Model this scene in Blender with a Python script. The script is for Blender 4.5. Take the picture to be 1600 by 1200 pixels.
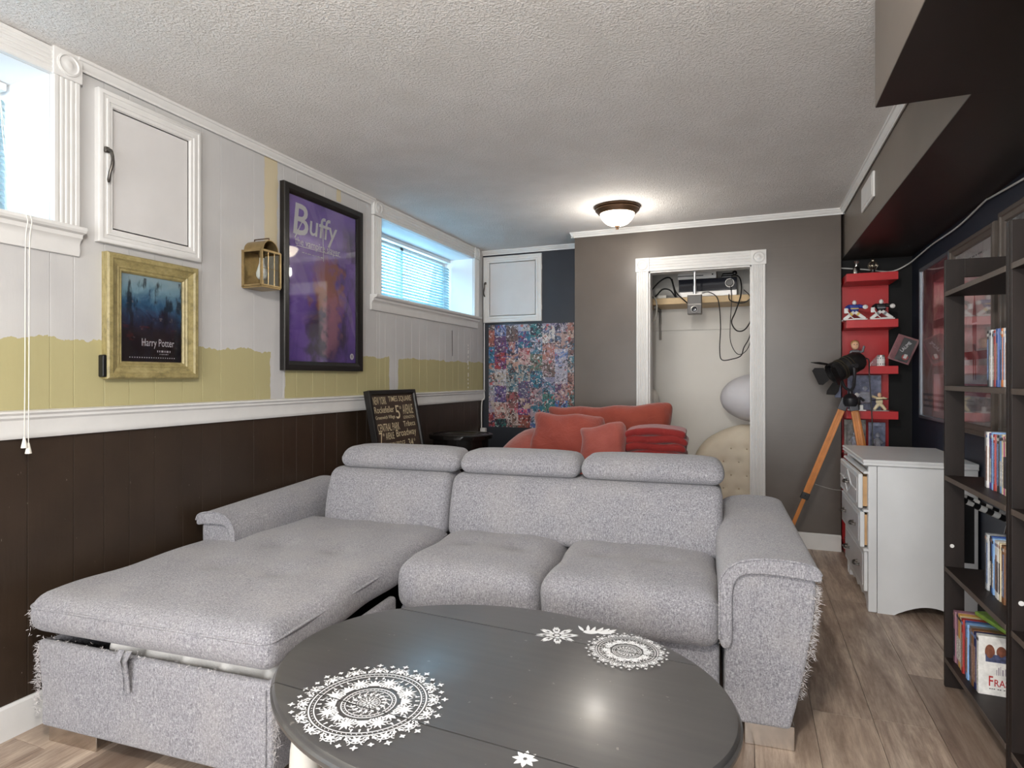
import bpy, bmesh, math, random
import numpy as np
from mathutils import Matrix, Vector
random.seed(7); rng = np.random.default_rng(7)
for o in list(bpy.data.objects): bpy.data.objects.remove(o)
SC = bpy.context.scene
COL = SC.collection
R = math.radians
PI = math.pi

def lin(r, g, b):
    f = lambda c: (c/255/12.92) if c/255 <= .04045 else ((c/255+.055)/1.055)**2.4
    return (f(r), f(g), f(b), 1)

# ------------------------------------------------------------------ camera
cam = bpy.data.cameras.new('camera'); cam_o = bpy.data.objects.new('camera', cam); COL.objects.link(cam_o)
cam.sensor_fit = 'HORIZONTAL'; cam.sensor_width = 36; cam.lens = 938.46/1600*36
cam.shift_y = -(600-590.4)/1600; cam.clip_start = .02
cam_o.location = (0, 0, 1.19); cam_o.rotation_euler = (PI/2, 0, .3768)
SC.camera = cam_o

# ------------------------------------------------------------------ sky, exposure
SC.view_settings.view_transform = 'Standard'; SC.view_settings.look = 'None'
SC.view_settings.gamma = 1; SC.view_settings.exposure = 0.18; SC.view_settings.use_curve_mapping = False
W = bpy.data.worlds.new('sky'); SC.world = W; W.use_nodes = True
wn = W.node_tree; bg = wn.nodes['Background']
tc = wn.nodes.new('ShaderNodeTexCoord'); sx = wn.nodes.new('ShaderNodeSeparateXYZ'); rp = wn.nodes.new('ShaderNodeValToRGB')
wn.links.new(tc.outputs['Generated'], sx.inputs[0]); wn.links.new(sx.outputs['Z'], rp.inputs[0]); wn.links.new(rp.outputs[0], bg.inputs[0])
rp.color_ramp.elements[0].position = 0; rp.color_ramp.elements[0].color = (.84, .92, 1, 1)
rp.color_ramp.elements[1].position = .8; rp.color_ramp.elements[1].color = (.42, .66, 1, 1)
bg.inputs[1].default_value = 1.5
def area(name, loc, rot, sx_, sy_, energy, col):
    l = bpy.data.lights.new(name, 'AREA'); l.shape = 'RECTANGLE'; l.size = sx_; l.size_y = sy_; l.energy = energy; l.color = col
    o = bpy.data.objects.new(name, l); o.location = loc; o.rotation_euler = rot; COL.objects.link(o); return o
# daylight outside the windows; added fill light behind the camera
area('window_daylight', (-2.72, 4.1, 2.05), (0, R(-80), 0), .6, 1.5, 31, (.36, .72, .94))
area('window_daylight', (-2.72, .8, 2.05), (0, R(-80), 0), .6, 1.2, 15, (.5, .80, 1))
area('rear_fill_light', (-.55, -1.75, 1.2), (R(90), 0, 0), 2.6, 1.9, 100, (1, .985, .965))

# ------------------------------------------------------------------ node helpers
class S:
    def __init__(s, nt, k): s.nt = nt; s.k = k
    def _m(s, op, *a):
        n = s.nt.nodes.new('ShaderNodeMath'); n.operation = op
        for i, v in enumerate((s,)+a):
            if isinstance(v, S): s.nt.links.new(v.k, n.inputs[i])
            else: n.inputs[i].default_value = v
        return S(s.nt, n.outputs[0])
    def __add__(s, o): return s._m('ADD', o)
    def __sub__(s, o): return s._m('SUBTRACT', o)
    def __mul__(s, o): return s._m('MULTIPLY', o)
    def __truediv__(s, o): return s._m('DIVIDE', o)
    def gt(s, o): return s._m('GREATER_THAN', o)
    def lt(s, o): return s._m('LESS_THAN', o)
    def mx(s, o): return s._m('MAXIMUM', o)
    def mn(s, o): return s._m('MINIMUM', o)
    def fl(s): return s._m('FLOOR')
    def ab(s): return s._m('ABSOLUTE')
    def pw(s, o): return s._m('POWER', o)
    def smooth(s, a, b):
        n = s.nt.nodes.new('ShaderNodeMapRange'); n.interpolation_type = 'SMOOTHSTEP'
        n.inputs[1].default_value = a; n.inputs[2].default_value = b; s.nt.links.new(s.k, n.inputs[0]); return S(s.nt, n.outputs[0])
class Nodes:
    def __init__(s, m):
        s.m = m; m.use_nodes = True; s.nt = m.node_tree; s.b = s.nt.nodes['Principled BSDF']; s.out = s.nt.nodes['Material Output']
    def new(s, t): return s.nt.nodes.new('ShaderNode'+t)
    def coord(s, kind='Object'): return s.new('TexCoord').outputs[kind]
    def pos(s): return s.new('NewGeometry').outputs['Position']
    def xyz(s, sock):
        n = s.new('SeparateXYZ'); s.nt.links.new(sock, n.inputs[0]); return [S(s.nt, n.outputs[i]) for i in range(3)]
    def vec(s, *a):
        n = s.new('CombineXYZ')
        for i, v in enumerate(a):
            if isinstance(v, S): s.nt.links.new(v.k, n.inputs[i])
            else: n.inputs[i].default_value = v
        return n.outputs[0]
    def scale(s, sock, v):
        n = s.new('VectorMath'); n.operation = 'MULTIPLY'; s.nt.links.new(sock, n.inputs[0]); n.inputs[1].default_value = v; return n.outputs[0]
    def noise(s, sock, sc, detail=3, rough=.55, dist=0):
        n = s.new('TexNoise'); n.inputs['Scale'].default_value = sc; n.inputs['Detail'].default_value = detail
        n.inputs['Roughness'].default_value = rough; n.inputs['Distortion'].default_value = dist
        if sock is not None: s.nt.links.new(sock, n.inputs['Vector'])
        return S(s.nt, n.outputs[0])
    def noisec(s, sock, sc, detail=3):
        n = s.new('TexNoise'); n.inputs['Scale'].default_value = sc; n.inputs['Detail'].default_value = detail
        s.nt.links.new(sock, n.inputs['Vector']); return n.outputs['Color']
    def voro(s, sock, sc, out='Distance', feat='F1'):
        n = s.new('TexVoronoi'); n.inputs['Scale'].default_value = sc; n.feature = feat
        s.nt.links.new(sock, n.inputs['Vector']); return n.outputs[out]
    def mix(s, f, a, b, mode='MIX'):
        n = s.new('Mix'); n.data_type = 'RGBA'; n.blend_type = mode
        for i, v in ((0, f), (6, a), (7, b)):
            if isinstance(v, S): s.nt.links.new(v.k, n.inputs[i])
            elif isinstance(v, bpy.types.NodeSocket): s.nt.links.new(v, n.inputs[i])
            else: n.inputs[i].default_value = v
        return n.outputs[2]
    def ramp(s, f, stops):
        n = s.new('ValToRGB'); e = n.color_ramp.elements
        e[0].position, e[0].color = stops[0]; e[1].position, e[1].color = stops[-1]
        for p, c in stops[1:-1]: x = e.new(p); x.color = c
        s.nt.links.new(f.k, n.inputs[0]); return n.outputs[0]
    def col(s, sock): s.nt.links.new(sock, s.b.inputs['Base Color'])
    def bump(s, f, strength, dist):
        n = s.new('Bump'); n.inputs['Strength'].default_value = strength; n.inputs['Distance'].default_value = dist
        s.nt.links.new(f.k, n.inputs['Height']); s.nt.links.new(n.outputs[0], s.b.inputs['Normal'])
    def rand(s): return S(s.nt, s.new('ObjectInfo').outputs['Random'])
MATS = {}
def mat(name, col, rough=.55, metal=0., var=0., vs=8., bump=0., bs=60., bd=.002, spec=.5, trans=0., emit=None, es=1., coat=0., alpha=1., ior=1.45):
    """plain procedural material: base colour with soft noise variation and fine bump"""
    if name in MATS: return MATS[name]
    m = bpy.data.materials.new(name); n = Nodes(m); b = n.b
    c = col if len(col) == 4 else lin(*col)
    b.inputs['Base Color'].default_value = c; b.inputs['Roughness'].default_value = rough; b.inputs['Metallic'].default_value = metal
    b.inputs['Specular IOR Level'].default_value = spec; b.inputs['Transmission Weight'].default_value = trans; b.inputs['Coat Weight'].default_value = coat
    b.inputs['Alpha'].default_value = alpha; b.inputs['IOR'].default_value = ior
    if var:
        k = n.noise(n.coord(), vs); lo = tuple(x*(1-var) for x in c[:3])+(1,); hi = tuple(min(1, x*(1+var)) for x in c[:3])+(1,)
        n.col(n.ramp(k, [(.3, lo), (.7, hi)]))
    if bump: n.bump(n.noise(n.coord(), bs, 4), bump, bd)
    if emit: b.inputs['Emission Color'].default_value = emit; b.inputs['Emission Strength'].default_value = es
    MATS[name] = m; return m
def nmat(name):
    m = bpy.data.materials.new(name); MATS[name] = m; return m, Nodes(m)

# ------------------------------------------------------------------ mesh helpers
class MB:
    def __init__(s): s.v = []; s.f = []; s.wn = False
    def add(s, vs, fs, M=None):
        o = len(s.v)
        if M is not None: vs = [M @ Vector(p) for p in vs]
        s.v += [tuple(p) for p in vs]; s.f += [tuple(i+o for i in f) for f in fs]; return s
    def box(s, lo, hi, M=None):
        (a, b, c), (d, e, f) = lo, hi
        vs = [(a, b, c), (d, b, c), (d, e, c), (a, e, c), (a, b, f), (d, b, f), (d, e, f), (a, e, f)]
        return s.add(vs, [(0, 3, 2, 1), (4, 5, 6, 7), (0, 1, 5, 4), (1, 2, 6, 5), (2, 3, 7, 6), (3, 0, 4, 7)], M)
    def cham(s, lo, hi, c, M=None):
        """box with chamfered edges"""
        return s.rbox([(a+b)/2 for a, b in zip(lo, hi)], [b-a for a, b in zip(lo, hi)], c, (1, 1, 1), 1, None, M)
    def rbox(s, c, size, r, n=(4, 4, 4), rs=3, deform=None, M=None):
        h = [x/2 for x in size]; r = min(r, min(h)*.999); L = []; s.wn = s.wn or max(n) <= 2
        for k in range(3):
            e = [-h[k]+r*(1-math.cos(PI/2*i/rs)) if rs > 1 else -h[k]+r*i for i in range(rs+1)]
            mid = [-(h[k]-r)+2*(h[k]-r)*i/n[k] for i in range(1, n[k])]
            L.append(e+mid+[-x for x in reversed(e)])
        idx = {}; vs = []; fs = []
        def vid(p):
            key = tuple(round(x, 6) for x in p)
            if key in idx: return idx[key]
            q = [max(-(h[k]-r), min(h[k]-r, p[k])) for k in range(3)]; d = [p[k]-q[k] for k in range(3)]
            l = math.sqrt(sum(x*x for x in d)); w = [q[k]+(d[k]/l*r if l > 1e-9 else 0) for k in range(3)]
            w = [w[k]+c[k] for k in range(3)]
            if deform: w = deform(*w)
            idx[key] = len(vs); vs.append(w); return idx[key]
        for ax in range(3):
            u, v = [(1, 2), (2, 0), (0, 1)][ax]
            for sg in (-1, 1):
                for i in range(len(L[u])-1):
                    for j in range(len(L[v])-1):
                        q = []
                        for (a, b) in ((i, j), (i+1, j), (i+1, j+1), (i, j+1)):
                            p = [0, 0, 0]; p[ax] = sg*h[ax]; p[u] = L[u][a]; p[v] = L[v][b]; q.append(vid(p))
                        if sg < 0: q.reverse()
                        q2 = []
                        for x in q:
                            if x not in q2: q2.append(x)
                        if len(q2) >= 3: fs.append(tuple(q2))
        return s.add(vs, fs, M)
    def tube(s, pts, r, seg=8, closed=False, M=None, smooth=0):
        P = [Vector(p) for p in pts]
        if smooth: P = catmull(P, smooth, closed)
        n = len(P); rr = r if isinstance(r, (list, tuple)) else [r]*n
        if len(rr) != n: rr = [np.interp(i/(n-1), np.linspace(0, 1, len(rr)), rr) for i in range(n)]
        vs = []; fs = []; up = None
        for i, p in enumerate(P):
            t = (P[(i+1) % n]-P[i-1]) if closed else (P[min(i+1, n-1)]-P[max(i-1, 0)])
            t = t.normalized() if t.length > 1e-9 else Vector((0, 0, 1))
            if up is None: up = t.orthogonal().normalized()
            up = (up-t*up.dot(t)); up = up.normalized() if up.length > 1e-6 else t.orthogonal().normalized()
            b = t.cross(up)
            for k in range(seg): a = 2*PI*k/seg; vs.append(p+(up*math.cos(a)+b*math.sin(a))*rr[i])
        m = n if closed else n-1
        for i in range(m):
            for k in range(seg):
                a, b2 = i*seg+k, i*seg+(k+1) % seg; c, d = ((i+1) % n)*seg+k, ((i+1) % n)*seg+(k+1) % seg
                fs.append((a, b2, d, c))
        if not closed: fs.append(tuple(reversed(range(seg)))); fs.append(tuple(range((n-1)*seg, n*seg)))
        return s.add(vs, fs, M)
    def lathe(s, prof, seg=24, c=(0, 0, 0), M=None):
        """prof: list of (radius, z) from top to bottom or reverse"""
        vs = []; fs = []; n = len(prof)
        for r, z in prof:
            for k in range(seg): a = 2*PI*k/seg; vs.append((c[0]+r*math.cos(a), c[1]+r*math.sin(a), c[2]+z))
        for i in range(n-1):
            for k in range(seg): fs.append((i*seg+k, i*seg+(k+1) % seg, (i+1)*seg+(k+1) % seg, (i+1)*seg+k))
        fs.append(tuple(reversed(range(seg)))); fs.append(tuple(range((n-1)*seg, n*seg)))
        return s.add(vs, fs, M)
    def extr(s, prof, o, U, V, Wv, M=None):
        """closed 2D profile (a,b) -> o+aU+bV, extruded by the vector Wv"""
        o, U, V, Wv = map(Vector, (o, U, V, Wv)); n = len(prof)
        A = [o+U*a+V*b for a, b in prof]; vs = A+[p+Wv for p in A]
        fs = [tuple(range(n)), tuple(reversed(range(n, 2*n)))]+[(i, i+n, (i+1) % n+n, (i+1) % n) for i in range(n)]
        return s.add(vs, fs, M)
    def rings(s, loops, cap=True, closed=True, M=None):
        """loft a list of equal-length vertex loops"""
        n = len(loops[0]); vs = [p for l in loops for p in l]; fs = []
        for i in range(len(loops)-1):
            for k in range(n if closed else n-1): fs.append((i*n+k, i*n+(k+1) % n, (i+1)*n+(k+1) % n, (i+1)*n+k))
        if cap: fs.append(tuple(reversed(range(n)))); fs.append(tuple(range((len(loops)-1)*n, len(loops)*n)))
        return s.add(vs, fs, M)
    def rect_rings(s, w, h, prof, M=None):
        """mitred frame: prof = [(inset, y)], rectangle in XZ"""
        L = []
        for i, y in prof: a, b = w/2-i, h/2-i; L.append([(-a, y, -b), (a, y, -b), (a, y, b), (-a, y, b)])
        return s.rings(L+[L[0]], cap=False, M=M)
    def ell(s, c, rad, seg=16, rg=10, deform=None, M=None):
        vs = []; fs = []
        for i in range(rg+1):
            t = PI*i/rg
            for k in range(seg):
                a = 2*PI*k/seg; p = (c[0]+rad[0]*math.sin(t)*math.cos(a), c[1]+rad[1]*math.sin(t)*math.sin(a), c[2]+rad[2]*math.cos(t))
                vs.append(deform(*p) if deform else p)
        for i in range(rg):
            for k in range(seg): fs.append((i*seg+k, (i+1)*seg+k, (i+1)*seg+(k+1) % seg, i*seg+(k+1) % seg))
        return s.add(vs, fs, M)
    def mesh(s, name):
        me = bpy.data.meshes.new(name); me.from_pydata(s.v, [], s.f)
        bm = bmesh.new(); bm.from_mesh(me); bmesh.ops.remove_doubles(bm, verts=bm.verts, dist=1e-6)
        bmesh.ops.recalc_face_normals(bm, faces=bm.faces); bm.to_mesh(me); bm.free(); return me
def catmull(P, k, closed=False):
    out = []; n = len(P); rngi = range(n if closed else n-1)
    for i in rngi:
        if closed: a, b, c, d = P[i-1], P[i], P[(i+1) % n], P[(i+2) % n]
        else: a, b, c, d = P[max(i-1, 0)], P[i], P[i+1], P[min(i+2, n-1)]
        for j in range(k):
            t = j/k; out.append(.5*((2*b)+(c-a)*t+(2*a-5*b+4*c-d)*t*t+(3*b-a-3*c+d)*t**3))
    if not closed: out.append(P[-1])
    return out
def place(name, me, parent=None, loc=(0, 0, 0), rot=(0, 0, 0)):
    o = bpy.data.objects.new(name, me); COL.objects.link(o); o.parent = parent; o.location = loc; o.rotation_euler = rot; return o
def obj(name, mb, m, parent=None, loc=(0, 0, 0), rot=(0, 0, 0), smooth=35, bevel=0, bseg=2):
    me = mb.mesh(name) if isinstance(mb, MB) else mb
    if smooth and isinstance(mb, MB): me.shade_smooth(); me.set_sharp_from_angle(angle=R(smooth))
    if m is not None and not me.materials: me.materials.append(m)
    o = place(name, me, parent, loc, rot)
    if isinstance(mb, MB) and mb.wn and smooth: wm = o.modifiers.new('weighted', 'WEIGHTED_NORMAL'); wm.keep_sharp = True; wm.weight = 80
    if bevel:
        b = o.modifiers.new('bevel', 'BEVEL'); b.width = bevel; b.segments = bseg; b.limit_method = 'ANGLE'; b.angle_limit = R(38)
    return o
def tag(o, label, cat, group=None, kind=None):
    o['label'] = label; o['category'] = cat
    if group: o['group'] = group
    if kind: o['kind'] = kind
    return o
def thing(name, label, cat, loc=(0, 0, 0), rz=0, group=None):
    o = bpy.data.objects.new(name, None); COL.objects.link(o); o.location = loc; o.rotation_euler = (0, 0, rz); o.empty_display_size = .1
    return tag(o, label, cat, group)
def struct(name, mb, m, loc=(0, 0, 0), smooth=35):
    o = obj(name, mb, m, None, loc, smooth=smooth); o['kind'] = 'structure'; return o
def sroot(name, loc=(0, 0, 0), rz=0):
    o = bpy.data.objects.new(name, None); COL.objects.link(o); o.location = loc; o.rotation_euler = (0, 0, rz); o['kind'] = 'structure'; return o
def copy_tree(o, parent=None):
    c = o.copy(); COL.objects.link(c); c.parent = parent
    for ch in list(o.children): copy_tree(ch, c)
    return c
def text(body, w, h, m, parent, loc, name='lettering', shear=0., off=0., rot=(0, 0, 0), ext=0.):
    """flat printed lettering in local XZ, centred, facing -Y"""
    cu = bpy.data.curves.new('t', 'FONT'); cu.body = body; cu.shear = shear; cu.offset = off; cu.resolution_u = 3; cu.space_line = .9
    t = bpy.data.objects.new('t', cu); COL.objects.link(t)
    dg = bpy.context.evaluated_depsgraph_get(); me = bpy.data.meshes.new_from_object(t.evaluated_get(dg))
    bpy.data.objects.remove(t)
    co = np.array([v.co[:] for v in me.vertices]); lo = co.min(0); hi = co.max(0); sc = w/(hi[0]-lo[0]); sz = (h/(hi[1]-lo[1])) if h else sc
    for v in me.vertices: v.co = ((v.co.x-(lo[0]+hi[0])/2)*sc, 0, (v.co.y-(lo[1]+hi[1])/2)*sz)
    me.materials.clear(); me.materials.append(m); o = place(name, me, parent, loc, rot); return o
ORD = ['first', 'second', 'third', 'fourth', 'fifth', 'sixth', 'seventh', 'eighth', 'ninth', 'tenth', 'eleventh', 'twelfth', 'thirteenth', 'fourteenth']

# ------------------------------------------------------------------ dimensions of the room
XL, XR, YB, YP, YA, HC = -2.278, 1.03, 4.655, 5.037, 4.815, 2.349
ZS, XS, XW, YW = 2.023, .603, .359, 2.129          # soffits: underside, inner faces, end of the wide one
YR = -1.6                                           # rear of the room, behind the camera
RAIL0, RAIL1 = .986, 1.082

# ------------------------------------------------------------------ surface materials
white_trim = mat('white_trim_paint', (214, 213, 211), .38, var=.03, vs=14, bump=.05, bs=90)
m, n = nmat('ceiling_stipple'); P = n.pos()
w0 = n.scale(P, (1, 1, 1)); k1 = n.noise(w0, 95, 4, .6); k2 = S(n.nt, n.voro(w0, 120)); k3 = n.noise(w0, 5, 2)
n.col(n.ramp(k3, [(.3, lin(214, 211, 207)), (.7, lin(224, 221, 218))])); n.b.inputs['Roughness'].default_value = .85
n.bump((k1.smooth(.48, .66)+(k2*-1.0+1)*.55)*(k3.smooth(.2, .6)*.6+.4), .55, .007); ceil_m = m
m, n = nmat('upper_wall_paint'); X, Y, Z = n.xyz(n.pos()); P = n.pos()
edge = n.noise(n.vec(0, Y, 0), 7, 4, .6)*.085+n.noise(n.vec(0, Y, Z), 60, 2)*.016+1.277
low = Z.lt(edge)
def strip(a, b, f=.012): return (Y-(a+b)/2+(n.noise(n.vec(0, Y, Z), 14, 2)-.5)*.03).ab().lt((b-a)/2)
low = low*(strip(2.40, 2.505)*-1+1)*(strip(3.49, 3.6)*-1+1)
top = strip(2.36, 2.45)*Z.gt(1.85); top2 = strip(2.93, 2.97)*Z.gt(2.24)
streak = n.noise(n.vec(0, Y*30, Z*1.5), 1, 3).smooth(.62, .75)*.35
yel = n.mix(streak, lin(176, 168, 125), lin(196, 189, 158))
wht = n.mix(n.noise(P, 3, 3).smooth(.35, .7), lin(196, 195, 194), lin(188, 187, 187))
c = n.mix(low, wht, yel); c = n.mix((top.mx(top2))*.75, c, lin(205, 189, 148))
crack = (Y-4.42+(Z-1.45)*.03).ab().lt(.006)*Z.gt(1.37)*Z.lt(1.58)
c = n.mix(crack, c, lin(40, 34, 30)); flake = (Y-4.72+(n.noise(n.vec(0, 0, Z), 20, 2)-.5)*.03).ab().lt(.008)*n.noise(n.vec(0, 0, Z), 30, 2).gt(.5)*Z.lt(1.48)
c = n.mix(flake, c, lin(240, 238, 232)); n.col(c); n.b.inputs['Roughness'].default_value = .5
n.bump(n.noise(n.vec(X, Y*6, Z), 12, 3), .15, .003); upper_m = m
m, n = nmat('lower_wall_paint'); P = n.pos(); X, Y, Z = n.xyz(P)
fl = (n.noise(n.vec(0, Y*6, Z*3), 9, 2).gt(.68))*(n.noise(n.vec(0, Y*8, Z), 42, 2).gt(.66))
c = n.mix(fl*.6, n.ramp(n.noise(P, 6, 4), [(.3, lin(45, 34, 25)), (.7, lin(53, 41, 31))]), lin(180, 172, 160)); n.col(c)
n.b.inputs['Roughness'].default_value = .42; n.bump(n.noise(n.vec(X, Y*8, Z), 10, 3), .2, .003); lower_m = m
def paint(name, a, b, rough=.42):
    m, n = nmat(name); P = n.pos(); n.col(n.ramp(n.noise(P, 2.5, 3), [(.3, lin(*a)), (.7, lin(*b))])); n.b.inputs['Roughness'].default_value = rough
    X, Y, Z = n.xyz(P); n.bump(n.noise(n.vec(X*.4, Y*.4, Z*7), 9, 3), .12, .003); return m
brown_m = paint('brown_wall_paint', (82, 74, 68), (92, 83, 76), .34)
alcove_m = paint('dark_alcove_paint', (42, 45, 52), (49, 52, 59), .32)  # bluish tint of window daylight mixed into the alcove paint colour
navy_m = paint('navy_wall_paint', (28, 34, 48), (33, 40, 55), .5)
black_m = paint('black_wall_paint', (3, 3, 4), (5, 5, 6), .75)
soffit_m = paint('soffit_paint', (114, 105, 97), (122, 113, 104), .45)
closet_m = paint('closet_wall_paint', (222, 219, 213), (230, 227, 221), .7)
dark_gap = mat('dark_gap', (14, 12, 11), .9)
reveal_m = mat('reveal_white', (238, 240, 242), .6)

# ------------------------------------------------------------------ floor: planks
m, n = nmat('floor_plank_vinyl'); P = n.coord('Object'); rnd = n.rand(); X, Y, Z = n.xyz(P)
v = n.vec(X*1.0+rnd*7, Y*.13+rnd*13, 0); g = n.noise(v, 20, 8, .72, .25); g2 = n.noise(n.vec(X+rnd*5, Y*.05, 0), 120, 4, .65); g3 = n.noise(n.vec(X+rnd*9, Y*.35+rnd*3, 0), 8, 6, .68, .15)
base = n.ramp(g, [(.32, lin(112, 92, 78)), (.47, lin(160, 140, 124)), (.66, lin(202, 184, 166))])
base = n.mix(g2.smooth(.45, .7)*.4, base, lin(104, 86, 74)); base = n.mix(g3.smooth(.5, .68)*.5, base, lin(126, 106, 92)); base = n.mix(g3.smooth(.46, .32)*.4, base, lin(206, 188, 168))
base = n.mix(rnd.smooth(.5, .0)*.6, base, lin(100, 82, 71)); base = n.mix(rnd.smooth(.55, 1.)*.4, base, lin(192, 172, 152)); n.col(base); n.b.inputs['Roughness'].default_value = .42; n.bump(g2, .25, .0015); plank_m = m
fb = MB().box((XL-.4, YR-.4, -.06), (XR+.3, 5.5, -.004)); floor = struct('floor', fb, dark_gap)
PW, PL = .1925, 1.22
pm = MB().cham((.0006, .0006, -.004), (PW-.0006, PL-.0006, 0.0), .0012).mesh('plank'); pm.materials.append(plank_m)
offs = [.0, .52, .27, .81, .4, .95, .15, .66]
x0 = .40-PW*14; r = 0
x = x0
while x < XR:
    y = -1.2-PL+{14: .94, 15: .55}.get(r, offs[r % 8]*PL); 
    if r == 14: y = 2.414-3*PL
    if r == 15: y = 2.83-3*PL
    while y < 4.7 if x+PW < XL+.1 or x > -.95 else y < 5.0:
        if y+PL > .0: place('plank', pm, floor, (x, y, 0))
        y += PL
    x += PW; r += 1

# ------------------------------------------------------------------ ceiling and soffits
ceiling = struct('ceiling', MB().box((XL-.4, YR-.2, HC), (XR+.3, 5.5, HC+.1)), ceil_m)
sf1 = struct('ceiling_soffit', MB().box((XS, YW, ZS), (XR+.05, YA+.02, HC+.02)), soffit_m)
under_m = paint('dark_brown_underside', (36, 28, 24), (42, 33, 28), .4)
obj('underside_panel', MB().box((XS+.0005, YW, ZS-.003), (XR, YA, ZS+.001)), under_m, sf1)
sf2 = struct('ceiling_soffit', MB().box((XW, YR, ZS), (XR+.05, YW, HC+.02)), soffit_m)
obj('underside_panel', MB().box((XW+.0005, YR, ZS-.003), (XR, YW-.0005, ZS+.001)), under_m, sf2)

# ------------------------------------------------------------------ left wall: slab with window holes, boards
WIN = [(.30, 1.36, 1.731, 2.255), (3.374, 4.817, 1.731, 2.245)]          # y0,y1,z0,z1
def wall_cells(y0, y1, z0, z1):
    """rectangles of a strip of wall left after cutting out the windows"""
    cells = [(y0, y1, z0, z1)]
    for a, b, c, d in WIN:
        nxt = []
        for (p, q, s_, t) in cells:
            if q <= a or p >= b or t <= c or s_ >= d: nxt.append((p, q, s_, t)); continue
            if p < a: nxt.append((p, a, s_, t))
            if q > b: nxt.append((b, q, s_, t))
            p2, q2 = max(p, a), min(q, b)
            if s_ < c: nxt.append((p2, q2, s_, c))
            if t > d: nxt.append((p2, q2, d, t))
        cells = nxt
    return cells
lw = MB()
for (p, q, s_, t) in wall_cells(YR-.2, 5.4, 0, HC): lw.box((XL-.37, p, s_), (XL-.007, q, t))
wl = struct('wall_left', lw, dark_gap)
edges = [YR-.1, -.6, .4]
yy = .4
while yy < 5.03: yy += random.choice([.1, .13, .15, .2, .11]); edges.append(min(yy, 5.034))
for a, b in zip(edges[:-1], edges[1:]):
    if b-a < .01: continue
    for (p, q, s_, t) in wall_cells(a, b, RAIL0, HC):
        obj('wall_board', MB().cham((XL-.01, p+.0004, s_), (XL, q-.0004, t), .0018), upper_m, wl, smooth=0)
    obj('wall_board', MB().cham((XL-.01, a+.0004, 0), (XL, b-.0004, RAIL0), .0018), lower_m, wl, smooth=0)

# ------------------------------------------------------------------ other walls
struct('wall_alcove', MB().box((XL-.1, YP, 0), (-1.2, YP+.1, HC)), alcove_m)
wb = MB().box((-1.302, YB, 0), (-.716, YB+.1, HC)).box((.012, YB, 0), (.582, YB+.1, HC)).box((-.716, YB, 2.0), (.012, YB+.1, HC))
wb.box((-1.302, YB+.1, 0), (-1.22, YP, HC)).box((.50, YB+.1, 0), (.582, YP, HC))
struct('wall_back', wb, brown_m)
struct('wall_recess', MB().box((.582, YA, 0), (XR+.1, YA+.1, HC)), black_m)
struct('wall_right', MB().box((XR, YR-.2, 0), (XR+.1, YA+.1, HC)), navy_m)
struct('wall_closet', MB().box((-1.22, 5.36, 0), (.5, 5.42, HC)).box((-1.22, YB+.1, 0), (-1.17, 5.36, HC)).box((.45, YB+.1, 0), (.5, 5.36, HC))
       .box((-1.17, YB+.101, 0), (-.716, YB+.106, HC)).box((.012, YB+.101, 0), (.45, YB+.106, HC)), closet_m)
rw = MB().box((XL, YR-.1, 0), (-1.9, YR, HC)).box((.8, YR-.1, 0), (XR, YR, HC)).box((-1.9, YR-.1, 2.12), (.8, YR, HC))  # unseen rear wall with an opening added for fill light
struct('wall_rear', rw, closet_m)
fr = MB().rect_rings(2.7, 2.12, [(0, .02), (0, -.06), (.07, -.06), (.07, .02)]); struct('added_opening_frame', fr, white_trim, (-.55, YR-.03, 1.06))  # unseen frame round the added light opening

# ------------------------------------------------------------------ mouldings
RAILP = [(0, 0), (0, .096), (.008, .096), (.024, .092), (.026, .086), (.018, .078), (.02, .07), (.013, .062), (.011, .03), (.016, .018), (.016, .006), (.012, 0)]
struct('trim_1', MB().extr(RAILP, (XL, YR, RAIL0), (1, 0, 0), (0, 0, 1), (0, YP-YR-.01, 0)), white_trim)
CR = [(0, 0), (.004, -.038), (.012, -.042), (.012, -.032), (.022, -.024), (.026, -.012), (.032, -.01), (.032, 0)]
for i, (a, b) in enumerate([(1.44, 3.29)]):
    struct('trim_2', MB().extr(CR, (XL, a, HC), (1, 0, 0), (0, 0, 1), (0, b-a, 0)), white_trim)
struct('trim_3', MB().extr(CR, (-1.33, YB, HC), (0, -1, 0), (0, 0, 1), (XS+1.33, 0, 0)), white_trim)
struct('trim_4', MB().extr(CR, (XL, YP, HC), (0, -1, 0), (0, 0, 1), (-1.302-XL, 0, 0)), white_trim)
struct('trim_5', MB().extr(CR, (XS, YW+.001, HC), (-1, 0, 0), (0, 0, 1), (0, YB-YW-.002, 0)), white_trim)
struct('trim_6', MB().extr(CR, (XW, YR, HC), (-1, 0, 0), (0, 0, 1), (0, 1.69-YR, 0)), white_trim)
struct('trim_7', MB().extr(CR, (-1.302, YP-.002, HC), (-1, 0, 0), (0, 0, 1), (0, YB-YP-.03, 0)), white_trim)
BB = [(0, 0), (0, .112), (.006, .112), (.012, .104), (.013, 0)]
struct('baseboard_left', MB().extr(BB, (XL, YR, 0), (1, 0, 0), (0, 0, 1), (0, YP-YR, 0)), white_trim)
struct('baseboard_back', MB().extr(BB, (.115, YB, 0), (0, -1, 0), (0, 0, 1), (.467, 0, 0)).extr(BB, (-1.302, YB, 0), (0, -1, 0), (0, 0, 1), (.48, 0, 0)), white_trim)
struct('baseboard_alcove', MB().extr(BB, (XL, YP, 0), (0, -1, 0), (0, 0, 1), (-1.302-XL, 0, 0)), white_trim)
struct('baseboard_right', MB().extr(BB, (XR, YR, 0), (-1, 0, 0), (0, 0, 1), (0, YA-YR, 0)), black_m)

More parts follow.
